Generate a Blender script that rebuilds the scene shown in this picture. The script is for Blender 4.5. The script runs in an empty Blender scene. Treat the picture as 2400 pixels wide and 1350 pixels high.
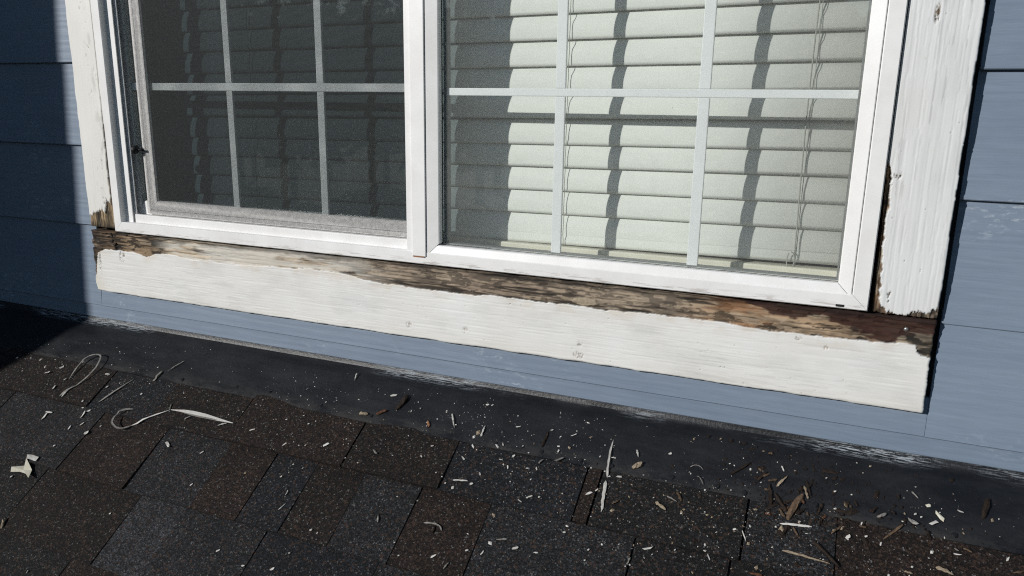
import bpy, bmesh, math, random
import numpy as np
from mathutils import Matrix, Vector

# ------------------------------------------------------------------ camera, sky, sun, exposure
scn = bpy.context.scene
C = scn.collection
cam_d = bpy.data.cameras.new('camera'); cam = bpy.data.objects.new('camera', cam_d); C.objects.link(cam)
cam.matrix_world = Matrix(((0.920185, -0.105003, 0.377138, 0.0), (0.39115, 0.206852, -0.89678, -1.18),
                           (0.016153, 0.972721, 0.231414, 0.5), (0, 0, 0, 1)))
cam_d.sensor_width = 36; cam_d.lens = 26.285; cam_d.clip_start = .02; cam_d.clip_end = 2000
scn.camera = cam
SUN_EL = math.radians(20.0)
TO_SUN = Vector((-0.59 * math.cos(SUN_EL), -0.807 * math.cos(SUN_EL), math.sin(SUN_EL))).normalized()
world = bpy.data.worlds.new('World'); scn.world = world; world.use_nodes = True
wn = world.node_tree.nodes; wl = world.node_tree.links
sky = wn.new('ShaderNodeTexSky'); sky.sky_type = 'NISHITA'; sky.sun_disc = False
sky.sun_elevation = SUN_EL; sky.sun_rotation = math.atan2(TO_SUN.x, TO_SUN.y)
sky.air_density = 1.0; sky.dust_density = .15; sky.ozone_density = 1.8
wl.new(sky.outputs[0], wn['Background'].inputs[0]); wn['Background'].inputs[1].default_value = 0.075
sun_d = bpy.data.lights.new('sun', 'SUN'); sun_d.energy = 4.3; sun_d.angle = math.radians(.55); sun_d.color = (1, .978, .95)
sun = bpy.data.objects.new('sun', sun_d); C.objects.link(sun); sun.location = TO_SUN * 12
sun.rotation_euler = TO_SUN.to_track_quat('Z', 'Y').to_euler()
scn.view_settings.view_transform = 'Standard'; scn.view_settings.look = 'None'
scn.view_settings.exposure = -0.12; scn.view_settings.gamma = 1.0
scn.cycles.transparent_max_bounces = 24; scn.cycles.max_bounces = 10
scn.cycles.use_denoising = False; scn.cycles.filter_width = 1.15; scn.cycles.sample_clamp_indirect = 4.0

# ------------------------------------------------------------------ helpers
rng = random.Random(7)
def hash2(ix, iy, seed):
    h = (ix.astype(np.int64) * 374761393 + iy.astype(np.int64) * 668265263 + seed * 974634777) & 0xffffffff
    h = ((h ^ (h >> 13)) * 1274126177) & 0xffffffff
    h = (h ^ (h >> 16)) & 0xffffff
    return h / float(0xffffff)
def vnoise(x, y, seed=0):
    x = np.asarray(x, float); y = np.asarray(y, float)
    x, y = np.broadcast_arrays(x, y)
    ix = np.floor(x); iy = np.floor(y); fx = x - ix; fy = y - iy
    fx = fx * fx * (3 - 2 * fx); fy = fy * fy * (3 - 2 * fy)
    a = hash2(ix, iy, seed); b = hash2(ix + 1, iy, seed); c = hash2(ix, iy + 1, seed); d = hash2(ix + 1, iy + 1, seed)
    return (a * (1 - fx) + b * fx) * (1 - fy) + (c * (1 - fx) + d * fx) * fy
def fbm(x, y, seed=0, o=4):
    v = 0; w = .5; t = 0
    for i in range(o):
        v = v + w * vnoise(np.asarray(x) * 2 ** i, np.asarray(y) * 2 ** i, seed + i * 17); t += w; w *= .55
    return v / t
def sstep(a, b, v): t = np.clip((v - a) / (b - a), 0, 1); return t * t * (3 - 2 * t)

def empty(name, loc=(0, 0, 0), parent=None):
    o = bpy.data.objects.new(name, None); C.objects.link(o); o.location = loc; o.empty_display_size = .05
    if parent: o.parent = parent
    return o
def tag(o, label=None, cat=None, group=None, kind=None):
    if label: o['label'] = label
    if cat: o['category'] = cat
    if group: o['group'] = group
    if kind: o['kind'] = kind
    return o
def link(name, me, mat=None, parent=None, smooth=False):
    if mat: me.materials.append(mat)
    if smooth: me.polygons.foreach_set('use_smooth', [True] * len(me.polygons))
    o = bpy.data.objects.new(name, me); C.objects.link(o)
    if parent:
        o.parent = parent
        o.matrix_parent_inverse = Matrix.Translation(parent.location).inverted()
    return o
def pydata(name, v, f, mat=None, parent=None, smooth=False):
    me = bpy.data.meshes.new(name); me.from_pydata([tuple(p) for p in v], [], f); me.update()
    bm = bmesh.new(); bm.from_mesh(me); bmesh.ops.recalc_face_normals(bm, faces=bm.faces); bm.to_mesh(me); bm.free()
    return link(name, me, mat, parent, smooth)
def box(name, x0, x1, y0, y1, z0, z1, mat, parent=None, bev=0.0, seg=2):
    bm = bmesh.new()
    bmesh.ops.create_cube(bm, size=1)
    for v in bm.verts:
        v.co = Vector(((x0 + x1) / 2 + v.co.x * (x1 - x0), (y0 + y1) / 2 + v.co.y * (y1 - y0), (z0 + z1) / 2 + v.co.z * (z1 - z0)))
    if bev: bmesh.ops.bevel(bm, geom=list(bm.edges), offset=bev, segments=seg, affect='EDGES', profile=.6)
    me = bpy.data.meshes.new(name); bm.to_mesh(me); bm.free()
    return link(name, me, mat, parent)
def multibox(name, boxes, mat, parent=None):
    v = []; f = []
    for (x0, x1, y0, y1, z0, z1) in boxes:
        b = len(v)
        v += [(x0, y0, z0), (x1, y0, z0), (x1, y1, z0), (x0, y1, z0), (x0, y0, z1), (x1, y0, z1), (x1, y1, z1), (x0, y1, z1)]
        f += [tuple(b + i for i in q) for q in ((3, 2, 1, 0), (4, 5, 6, 7), (0, 1, 5, 4), (1, 2, 6, 5), (2, 3, 7, 6), (3, 0, 4, 7))]
    return pydata(name, v, f, mat, parent)
def sweep(name, rings, mat, parent=None, closed_profile=True, smooth=False):
    """rings: list of rings of points with equal count; capped."""
    n = len(rings[0]); v = [p for r in rings for p in r]; f = []
    for i in range(len(rings) - 1):
        for j in range(n if closed_profile else n - 1):
            k = (j + 1) % n
            f.append((i * n + j, i * n + k, (i + 1) * n + k, (i + 1) * n + j))
    if closed_profile:
        f.append(tuple(range(n))[::-1]); f.append(tuple((len(rings) - 1) * n + j for j in range(n)))
    return pydata(name, v, f, mat, parent, smooth)
def tube(name, pts, r, mat, parent=None, n=6):
    pts = [Vector(p) for p in pts]; rings = []
    for i, p in enumerate(pts):
        t = (pts[min(i + 1, len(pts) - 1)] - pts[max(i - 1, 0)]).normalized()
        a = t.orthogonal().normalized(); b = t.cross(a)
        rr = r[i] if isinstance(r, (list, tuple)) else r
        rings.append([p + (a * math.cos(2 * math.pi * k / n) + b * math.sin(2 * math.pi * k / n)) * rr for k in range(n)])
    # keep rings from twisting
    return sweep(name, rings, mat, parent, True, True)
def frame_bar(name, side, x0, x1, z0, z1, prof, mat, parent=None, gap=.0003):
    """one mitred bar of a rectangular frame; prof = closed list of (inset, y)."""
    def pt(e, u, y):
        if side == 'bottom': return ((x0 + u + gap) if e == 0 else (x1 - u - gap), y, z0 + u)
        if side == 'top': return ((x0 + u + gap) if e == 0 else (x1 - u - gap), y, z1 - u)
        if side == 'left': return (x0 + u, y, (z0 + u + gap) if e == 0 else (z1 - u - gap))
        return (x1 - u, y, (z0 + u + gap) if e == 0 else (z1 - u - gap))
    return sweep(name, [[pt(e, u, y) for u, y in prof] for e in (0, 1)], mat, parent)

# ------------------------------------------------------------------ materials
class NT:
    def __init__(s, name):
        s.m = bpy.data.materials.new(name); s.m.use_nodes = True; s.t = s.m.node_tree; s.n = s.t.nodes
        s.b = s.n['Principled BSDF']; s.out = s.n['Material Output']
    def add(s, typ, **kw):
        n = s.n.new(typ)
        for k, v in kw.items():
            if k.startswith('i_'):
                key = k[2:]; key = int(key) if key.isdigit() else key.replace('_', ' ')
                s.setin(n.inputs[key], v)
            else: setattr(n, k, v)
        return n
    def setin(s, inp, v):
        if hasattr(v, 'is_output') or isinstance(v, bpy.types.NodeSocket): s.t.links.new(v, inp)
        else:
            if inp.type == 'RGBA' and len(v) == 3: v = (*v, 1)
            inp.default_value = v
    def P(s, **kw):
        for k, v in kw.items(): s.setin(s.b.inputs[k.replace('_', ' ')], v)
    def coord(s, scale=(1, 1, 1), kind='Object', rot=(0, 0, 0), loc=(0, 0, 0)):
        tc = s.add('ShaderNodeTexCoord'); mp = s.add('ShaderNodeMapping')
        s.t.links.new(tc.outputs[kind], mp.inputs[0]); mp.inputs['Scale'].default_value = scale
        mp.inputs['Rotation'].default_value = rot; mp.inputs['Location'].default_value = loc
        return mp.outputs[0]
    def noise(s, vec, scale=1, detail=4, rough=.55, dist=0):
        n = s.add('ShaderNodeTexNoise'); s.t.links.new(vec, n.inputs['Vector'])
        n.inputs['Scale'].default_value = scale; n.inputs['Detail'].default_value = detail
        n.inputs['Roughness'].default_value = rough; n.inputs['Distortion'].default_value = dist
        return n.outputs[0]
    def voro(s, vec, scale, out='Color', feat='F1'):
        n = s.add('ShaderNodeTexVoronoi'); n.feature = feat; s.t.links.new(vec, n.inputs['Vector']); n.inputs['Scale'].default_value = scale
        return n.outputs[out]
    def ramp(s, fac, *stops, interp='LINEAR'):
        n = s.add('ShaderNodeValToRGB'); cr = n.color_ramp; cr.interpolation = interp
        while len(cr.elements) < len(stops): cr.elements.new(.5)
        for e, (p, c) in zip(cr.elements, stops):
            e.position = p; e.color = (c, c, c, 1) if isinstance(c, (int, float)) else (*c, 1)
        s.t.links.new(fac, n.inputs[0]); return n.outputs[0]
    def mix(s, a, b, fac, mode='MIX'):
        n = s.add('ShaderNodeMix'); n.data_type = 'RGBA'; n.blend_type = mode
        s.setin(n.inputs[0], fac); s.setin(n.inputs[6], a); s.setin(n.inputs[7], b); return n.outputs[2]
    def math(s, op, a, b=0.0, c=0.0):
        n = s.add('ShaderNodeMath'); n.operation = op; s.setin(n.inputs[0], a); s.setin(n.inputs[1], b); s.setin(n.inputs[2], c); return n.outputs[0]
    def bump(s, h, strength=.3, dist=.001, normal=None):
        n = s.add('ShaderNodeBump'); n.inputs['Strength'].default_value = strength; n.inputs['Distance'].default_value = dist
        s.setin(n.inputs['Height'], h)
        if normal is not None: s.t.links.new(normal, n.inputs['Normal'])
        return n.outputs[0]
    def attr(s, name, out='Color'):
        n = s.add('ShaderNodeAttribute'); n.attribute_name = name; return n.outputs[out]
M = {}

def m_board(key, grain):       # painted / weathered boards: colours come from the mesh (paint, bare wood, rot)
    t = NT(key); col = t.attr('Col'); bare = t.attr('bare', 'Fac')
    v1 = t.coord(grain)
    n1 = t.noise(v1, 1, 5, .6); n2 = t.noise(t.coord((900, 900, 900)), 1, 2)
    fine = t.ramp(n1, (.25, .80), (.7, 1.06))
    col = t.mix(col, fine, t.math('MULTIPLY_ADD', bare, .75, .12), 'MULTIPLY')
    col = t.mix(col, t.ramp(t.noise(t.coord((9, 9, 9)), 1, 4), (.3, (.93, .92, .90)), (.7, (1, 1, 1))), 1.0, 'MULTIPLY')
    h = t.math('ADD', t.math('MULTIPLY', n1, t.math('MULTIPLY_ADD', bare, 1.3, .30)), t.math('MULTIPLY', n2, .10))
    t.P(Base_Color=col, Roughness=t.math('MULTIPLY_ADD', bare, .35, .5), Normal=t.bump(h, .32, .0008))
    t.b.inputs['Specular IOR Level'].default_value = .35
    return t.m
M['board_h'] = m_board('peeling_paint_horizontal', (10, 120, 260))
M['board_v'] = m_board('peeling_paint_vertical', (260, 120, 10))

def m_siding():
    t = NT('blue_siding_paint'); base = (.128, .175, .25)
    big = t.noise(t.coord((2.2, 2, 9)), 1, 5, .6)
    oi = t.add('ShaderNodeObjectInfo')
    c = t.mix((.156, .200, .264), (.194, .241, .305), t.ramp(big, (.3, 0.), (.7, 1.)))
    c = t.mix(c, t.ramp(oi.outputs['Random'], (0., .93), (1., 1.06)), 1.0, 'MULTIPLY')
    w = t.coord((3.2, 1, 60)); grain = t.noise(w, 1, 4, .6, 1.6)
    rings = t.add('ShaderNodeTexWave'); rings.wave_type = 'BANDS'; rings.bands_direction = 'Z'
    t.t.links.new(t.coord((.9, .5, 13)), rings.inputs['Vector']); rings.inputs['Scale'].default_value = 1.6
    rings.inputs['Distortion'].default_value = 7; rings.inputs['Detail'].default_value = 3; rings.inputs['Detail Scale'].default_value = 1.2
    fine = t.noise(t.coord((25, 100, 420)), 1, 4, .6)
    # pale scuffs and chalky patches
    sc = t.math('MULTIPLY', t.ramp(t.noise(t.coord((5, 5, 7)), 1, 2), (.57, 0.), (.70, 1.)), t.ramp(t.noise(t.coord((55, 30, 150)), 1, 5, .7), (.53, 0.), (.64, 1.)))
    c = t.mix(c, (.36, .41, .46), t.math('MULTIPLY', sc, .75))
    c = t.mix(c, t.ramp(fine, (.3, .88), (.7, 1.05)), .8, 'MULTIPLY')
    h = t.math('ADD', t.math('ADD', t.math('MULTIPLY', grain, .7), t.math('MULTIPLY', rings.outputs['Fac'], .45)), t.math('MULTIPLY', fine, .35))
    t.P(Base_Color=c, Roughness=.5, Normal=t.bump(h, .34, .0012)); t.b.inputs['Specular IOR Level'].default_value = .4
    return t.m
M['siding'] = m_siding()

def m_vinyl():
    t = NT('white_vinyl')
    d = t.noise(t.coord((14, 14, 14)), 1, 5, .65); s = t.noise(t.coord((160, 160, 60)), 1, 4, .7)
    c = t.mix((.70, .69, .67), (.77, .765, .75), t.ramp(d, (.35, 0.), (.65, 1.)))
    c = t.mix(c, (.30, .28, .25), t.math('MULTIPLY', t.ramp(s, (.70, 0.), (.78, 1.)), .55))
    sx = t.add('ShaderNodeSeparateXYZ'); t.t.links.new(t.coord(), sx.inputs[0])
    low = t.math('MULTIPLY', t.ramp(t.math('MULTIPLY', sx.outputs[2], 2.0), (.445, 1.), (.456, .75), (.470, 0.)), t.ramp(t.noise(t.coord((22, 30, 260)), 1, 5, .7), (.52, 0.), (.58, 1.)))
    c = t.mix(c, (.34, .31, .28), t.math('MULTIPLY', low, .8))
    t.P(Base_Color=c, Roughness=.38, Normal=t.bump(t.noise(t.coord((40, 40, 40)), 1, 3), .05, .001))
    t.b.inputs['Specular IOR Level'].default_value = .4
    return t.m
M['vinyl'] = m_vinyl()
def simple(key, col, rough=.6, spec=.4, var=.1, sc=40, metal=0, bumpd=.0004):
    t = NT(key); n = t.noise(t.coord((sc, sc, sc)), 1, 5, .65)
    c = t.mix(col, t.ramp(n, (.25, 1 - var), (.75, 1 + var)), 1.0, 'MULTIPLY')
    t.P(Base_Color=c, Roughness=rough, Metallic=metal, Normal=t.bump(n, .3, bumpd)); t.b.inputs['Specular IOR Level'].default_value = spec
    return t.m
M['screen_frame'] = simple('dusty_grey_screen_frame', (.84, .82, .79), .6, .3, .25, 120)
M['screen_mesh'] = simple('charcoal_screen_strands', (.055, .058, .058), .6, .3, .3, 300)
M['black'] = simple('black_rubber', (.008, .008, .009), .6)
M['gasket'] = simple('dark_gasket', (.02, .022, .022), .7)
M['track_shade'] = simple('shaded_track_wall', (.17, .18, .195), .8)  # track wall colour, darkened to hold the shade of the recess
M['spacer'] = simple('grey_spacer', (.20, .21, .21), .45)
M['muntin'] = simple('pale_grey_grille', (.80, .815, .825), .45, .4, .04)
M['cord'] = simple('grey_cord', (.30, .31, .28), .8)
M['cream'] = simple('cream_rail', (.62, .60, .50), .5, .4, .08)
M['room'] = simple('dim_room_plaster', (.30, .29, .27), .9)
M['core'] = simple('dark_sheathing', (.035, .03, .028), .9)
M['nail'] = simple('dull_steel_nail', (.34, .33, .31), .35, .5, .3, 500, .8)
M['rust'] = simple('rust_stain', (.28, .13, .06), .8, .2, .3, 200)

def m_slat():
    t = NT('dusty_white_slat')
    d = t.noise(t.coord((9, 9, 28)), 1, 5, .65); e = t.noise(t.coord((55, 55, 130)), 1, 4, .7)
    c = t.mix((.73, .745, .70), (.81, .82, .775), t.ramp(d, (.3, 0.), (.7, 1.)))
    c = t.mix(c, (.88, .88, .84), t.math('MULTIPLY', t.ramp(e, (.58, 0.), (.70, 1.)), .5))
    sp = t.voro(t.coord((1, 1, 1)), 38, 'Distance'); c = t.mix(c, (.10, .09, .08), t.ramp(sp, (.02, .8), (.035, 0.)))
    t.P(Base_Color=c, Roughness=.5, Normal=t.bump(e, .1, .0005)); t.b.inputs['Specular IOR Level'].default_value = .1
    return t.m
M['slat'] = m_slat()

def m_glass(key, tint, dust):
    t = NT(key); t.n.remove(t.b)
    lw = t.add('ShaderNodeLayerWeight'); f = t.math('POWER', lw.outputs['Facing'], 5.0); f = t.math('MULTIPLY_ADD', f, .90, .052)
    tr = t.add('ShaderNodeBsdfTransparent'); tr.inputs[0].default_value = (*tint, 1)
    gl = t.add('ShaderNodeBsdfGlossy'); gl.inputs['Roughness'].default_value = .02
    mx = t.add('ShaderNodeMixShader'); t.t.links.new(f, mx.inputs[0]); t.t.links.new(tr.outputs[0], mx.inputs[1]); t.t.links.new(gl.outputs[0], mx.inputs[2])
    df = t.add('ShaderNodeBsdfDiffuse'); df.inputs[0].default_value = (.6, .6, .58, 1)
    dn = t.math('MULTIPLY', t.ramp(t.noise(t.coord((9, 9, 9)), 1, 6, .7), (.30, .65), (.75, 1.)), dust)
    m2 = t.add('ShaderNodeMixShader'); t.t.links.new(dn, m2.inputs[0]); t.t.links.new(mx.outputs[0], m2.inputs[1]); t.t.links.new(df.outputs[0], m2.inputs[2])
    t.t.links.new(m2.outputs[0], t.out.inputs[0]); return t.m
M['glass'] = m_glass('clear_window_glass', (.975, .985, .975), .055)
M['glass_clean'] = m_glass('clear_sash_glass', (.93, .945, .94), .006)
M['glass_tint'] = m_glass('dark_inner_glass', (.50, .55, .57), .004)

def m_shingle(field=False):
    t = NT('asphalt_granules_field' if field else 'asphalt_granules')
    oi = t.add('ShaderNodeObjectInfo'); v = t.coord((1, 1, 1))
    if field: base = t.mix((.016, .016, .018), (.024, .02, .018), t.ramp(t.voro(t.coord((4.5, 7.4, 1)), 1), (.3, 0.), (.7, 1.)))
    else: base = oi.outputs['Color']
    g = t.voro(v, 480); g2 = t.voro(v, 330)
    sep = t.add('ShaderNodeSeparateColor'); t.t.links.new(g, sep.inputs[0])
    sep2 = t.add('ShaderNodeSeparateColor'); t.t.links.new(g2, sep2.inputs[0])
    c = t.mix(base, t.ramp(sep.outputs[0], (0., .18), (.55, .75), (.88, 1.7), (1., 2.9)), 1.0, 'MULTIPLY')
    c = t.mix(c, (.11, .11, .107), t.ramp(sep.outputs[1], (.965, 0.), (.975, .8)))
    c = t.mix(c, (.05, .028, .018), t.ramp(sep2.outputs[1], (.90, 0.), (.92, .7)))
    c = t.mix(c, t.ramp(t.noise(t.coord((14, 14, 14)), 1, 5, .6), (.3, .75), (.7, 1.25)), 1.0, 'MULTIPLY')
    h = t.math('ADD', t.math('MULTIPLY', sep.outputs[2], .6), t.voro(v, 480, 'Distance'))
    t.P(Base_Color=c, Roughness=.85, Normal=t.bump(h, .8, .0012)); t.b.inputs['Specular IOR Level'].default_value = .25
    return t.m
M['shingle'] = m_shingle(); M['roof_field'] = m_shingle(True)

def m_flashing():
    t = NT('black_painted_flashing'); uv = t.coord((1, 1, 1), 'UV')
    sx = t.add('ShaderNodeSeparateXYZ'); t.t.links.new(uv, sx.inputs[0]); v = sx.outputs[1]
    dust = t.noise(t.coord((11, 30, 1), 'UV'), 1, 6, .68); fine = t.noise(t.coord((160, 160, 1), 'UV'), 1, 4, .7)
    lower = t.ramp(v, (.160, 0.), (.186, 1.))
    c = t.mix((.0056, .0062, .0078), (.0150, .0158, .0178), t.ramp(dust, (.40, 0.), (.70, 1.)))
    dirt = t.math('MULTIPLY', t.math('MULTIPLY_ADD', lower, .8, .05), t.ramp(t.math('ADD', dust, t.math('MULTIPLY', fine, .35)), (.55, 0.), (.85, 1.)))
    c = t.mix(c, (.036, .033, .029), t.math('MULTIPLY', dirt, .8))
    # old pale paint brushed on to the upstand
    band = t.ramp(v, (.053, 0.), (.057, 1.), (.068, 1.), (.080, 0.))
    patch = t.ramp(t.noise(t.coord((2.6, 4, 1), 'UV', loc=(3.3, 0, 0)), 1, 2), (.47, 0.), (.55, 1.))
    brush = t.ramp(t.noise(t.coord((30, 420, 1), 'UV'), 1, 6, .8), (.51, 0.), (.55, 1.))
    sc = t.math('MULTIPLY', t.math('MULTIPLY', band, patch), brush)
    c = t.mix(c, (.34, .38, .41), t.math('MULTIPLY', sc, .85))
    rs = t.ramp(t.noise(t.coord((9, 16, 1), 'UV', loc=(1, 2, 0)), 1, 5, .7), (.70, 0.), (.76, 1.))
    c = t.mix(c, (.07, .032, .02), t.math('MULTIPLY', rs, t.math('MULTIPLY', lower, .7)))
    specks = t.voro(t.coord((1, 1, 1), 'UV'), 240, 'Distance')
    c = t.mix(c, (.16, .16, .15), t.math('MULTIPLY', t.ramp(specks, (.08, .7), (.14, 0.)), t.ramp(fine, (.55, 0.), (.65, 1.))))
    r = t.math('MULTIPLY_ADD', t.math('MAXIMUM', dirt, sc), .35, .42)
    h = t.math('ADD', t.math('MULTIPLY', fine, .5), t.noise(t.coord((7, 12, 1), 'UV'), 1, 3))
    t.P(Base_Color=c, Roughness=r, Normal=t.bump(h, .42, .004)); t.b.inputs['Specular IOR Level'].default_value = .4
    return t.m
M['flashing'] = m_flashing()

def m_debris(key, a, b, streak=(60, 60, 60)):
    t = NT(key); n = t.noise(t.coord(streak, 'Object'), 1, 5, .7); oi = t.add('ShaderNodeObjectInfo')
    c = t.mix(a, b, t.ramp(n, (.35, 0.), (.65, 1.))); c = t.mix(c, t.ramp(oi.outputs['Random'], (0., .75), (1., 1.1)), 1.0, 'MULTIPLY')
    t.P(Base_Color=c, Roughness=.8, Normal=t.bump(n, .4, .0006)); t.b.inputs['Specular IOR Level'].default_value = .25
    return t.m
M['w'] = m_debris('white_paint_flake', (.46, .44, .40), (.62, .60, .56), (220, 220, 220))
M['y'] = m_debris('cream_paint_flake', (.60, .56, .42), (.70, .68, .58), (160, 160, 160))
M['g'] = m_debris('weathered_grey_wood', (.14, .13, .115), (.30, .285, .26), (300, 300, 300))
M['t'] = m_debris('tan_bare_wood', (.16, .115, .07), (.36, .30, .22), (350, 350, 350))
M['b'] = m_debris('brown_wood', (.045, .028, .017), (.15, .10, .062), (350, 350, 350))
M['r'] = m_debris('reddish_rotten_wood', (.05, .022, .012), (.13, .06, .03), (350, 350, 350))
M['k'] = m_debris('black_rotten_wood', (.007, .0045, .0035), (.030, .018, .011), (350, 350, 350))
M['o'] = m_debris('orange_wood', (.22, .10, .05), (.30, .15, .08), (350, 350, 350))

t = NT('lawn'); c = t.mix((.03, .045, .018), (.07, .08, .035), t.ramp(t.noise(t.coord((.4, .4, .4)), 1, 8, .7), (.3, 0.), (.7, 1.)))
t.P(Base_Color=c, Roughness=.95); M['lawn'] = t.m

# ------------------------------------------------------------------ setting: ground, roof
SL = 0.602924; CS, SN = math.cos(SL), math.sin(SL)
def RP(x, s, h=0.0):            # roof coordinates: along the wall, down the slope, off the deck
    return Vector((x, .004 - s * CS - h * SN, -.012 - s * SN + h * CS))
g = pydata('ground', [(-400, -400, -3.6), (400, -400, -3.6), (400, 400, -3.6), (-400, 400, -3.6)], [(0, 1, 2, 3)], M['lawn']); tag(g, kind='structure')
t = NT('far_foliage'); t.P(Base_Color=t.mix((.025, .04, .015), (.06, .075, .03), t.ramp(t.noise(t.coord((.8, .8, .8)), 1, 4), (.3, 0.), (.7, 1.))), Roughness=.8); M['leaf'] = t.m
r_ = random.Random(12); v = []; f = []
for k in range(44):
    az = -1.25 + 1.75 * k / 43 + r_.uniform(-.03, .03); dist_ = r_.uniform(30, 46); cx, cy = dist_ * math.sin(az), -dist_ * math.cos(az); H = r_.uniform(7.5, 11.5)
    for _ in range(700):
        th, ph = r_.random() * 6.283, math.acos(r_.uniform(-1, 1)); rr = r_.random() ** .4; c_ = Vector((cx, cy, -3.6 + H * .58)) + Vector((math.cos(th) * math.sin(ph) * 2.7, math.sin(th) * math.sin(ph) * 2.7, math.cos(ph) * H * .42)) * rr
        a_ = Vector((r_.gauss(0, 1), r_.gauss(0, 1), r_.gauss(0, 1))).normalized(); b_ = a_.orthogonal().normalized(); z_ = r_.uniform(.3, .75); n0 = len(v)
        v += [c_ + a_ * z_, c_ + b_ * z_ * .6, c_ - a_ * z_, c_ - b_ * z_ * .6]; f.append((n0, n0 + 1, n0 + 2, n0 + 3))
    for q in range(4): pass
    n0 = len(v)
    for zz, rr in ((-3.6, .22), (-3.6 + H * .6, .1)): v += [(cx + rr * math.cos(q * 1.571), cy + rr * math.sin(q * 1.571), zz) for q in range(4)]
    f += [(n0 + q, n0 + (q + 1) % 4, n0 + 4 + (q + 1) % 4, n0 + 4 + q) for q in range(4)]
wood_ = bpy.data.meshes.new('far_wood'); wood_.from_pydata([tuple(p) for p in v], [], f); wood_.update()
tag(link('far_wood', wood_, M['leaf']), 'row of leafy trees far behind, mirrored in the glass', 'trees', kind='stuff')
roof = pydata('roof', [RP(x, s, h) for x, s in ((-4.6, -.06), (2.4, -.06), (2.4, 4.2), (-4.6, 4.2)) for h in (-.018, -.0005)],
              [(1, 3, 5, 7), (0, 6, 4, 2), (0, 2, 3, 1), (2, 4, 5, 3), (4, 6, 7, 5), (6, 0, 1, 7)], M['roof_field'])
tag(roof, kind='structure')

COURSE = [.070, .207, .347, .485] + [.485 + .138 * i for i in range(1, 5)]
BR = (.0140, .0092, .0074); BL = (.0088, .0100, .0122); GY = (.0142, .0147, .0162); DK = (.0088, .0088, .0092); LG = (.025, .0258, .0285); BD = (.0105, .0078, .0066)
ROWS = {0: [(-2.1, DK, 0), (-1.75, BD, 1), (-1.394, BL, 0), (-1.22, BD, 0), (-1.018, BR, 1), (-.751, BD, 1), (-.555, BL, 0), (-.319, BR, 1), (-.294, DK, 1), (-.065, GY, 1), (.06, BR, 0), (.36, DK, 1), (.6, BR, 0)],
        1: [(-2.2, DK, 1), (-1.62, GY, 1), (-1.342, BR, 1), (-1.161, GY, 0), (-1.0, BR, 0), (-.893, BL, 1), (-.80, BD, 0), (-.70, GY, 0), (-.586, BR, 1), (-.455, GY, 0), (-.217, DK, 1), (-.077, DK, 1), (.1, BR, 0), (.4, GY, 1)],
        2: [(-2.1, GY, 0), (-1.62, DK, 0), (-1.37, BD, 1), (-1.115, LG, 0), (-1.005, GY, 0), (-.825, BL, 1), (-.60, GY, 0), (-.40, GY, 1), (-.2, BR, 0), (.05, DK, 1), (.3, GY, 0)]}
def shingle(x0, x1, s0, s1, lift, col, gap0):
    n = max(3, min(7, int((x1 - x0) / .04))); xs = [x0 + gap0 + (x1 - x0 - gap0) * i / n for i in range(n + 1)]
    jit = [rng.uniform(-.0011, .0011) for _ in xs]; st = s0 - .035
    hl = [rng.uniform(-.0004, .0006) for _ in xs]
    top = [RP(x, st, .0008) for x in xs]; bot = [RP(x, s1 + j, .0072 + lift + q) for x, j, q in zip(xs, jit, hl)]; und = [RP(x, s1 + j, .0012) for x, j in zip(xs, jit)]
    ub = [RP(x, st, -.0004) for x in xs]
    m = n + 1; v = top + bot + und + ub; f = []
    for i in range(n):
        f += [(i, i + 1, m + i + 1, m + i), (m + i, m + i + 1, 2 * m + i + 1, 2 * m + i)]
    f += [(0, m, 2 * m, 3 * m), (n, 3 * m + n, 2 * m + n, m + n), (0, 3 * m, 3 * m + n, n)]
    o = pydata('shingle', v, f, M['shingle'], roof); o.color = (*col, 1)
SHTABS = []
for ci in range(len(COURSE) - 1):
    s0, s1 = COURSE[ci], COURSE[ci + 1]
    row = ROWS.get(ci)
    if row is None:
        row = []; x = -2.3 + rng.random() * .2
        while x < .9:
            row.append((x, rng.choice([BR, BL, GY, DK, GY, BD]), rng.randint(0, 1))); x += rng.uniform(.1, .3)
    tabs = row + [(row[-1][0] + .3, None, 0)]
    for a, b in zip(tabs[:-1], tabs[1:]):
        lift = .0022 + rng.uniform(0, .0012) if a[2] else rng.uniform(-.0006, .0004)
        shingle(a[0], b[0], s0, s1, lift, a[1], .0035 if a[2] else .0003); SHTABS.append((a[0], b[0], s0, s1, lift))
def surf(x, s):                 # height of whatever lies on the deck at (x, s)
    if s < .1065: return .0066 - .012 * max(0, s - .05)
    for x0, x1, s0, s1, l in SHTABS:
        if x0 <= x < x1 and s0 < s <= s1: return .0008 + (.0064 + l) * (s - s0 + .035) / (s1 - s0 + .035)
    return .005

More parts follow.
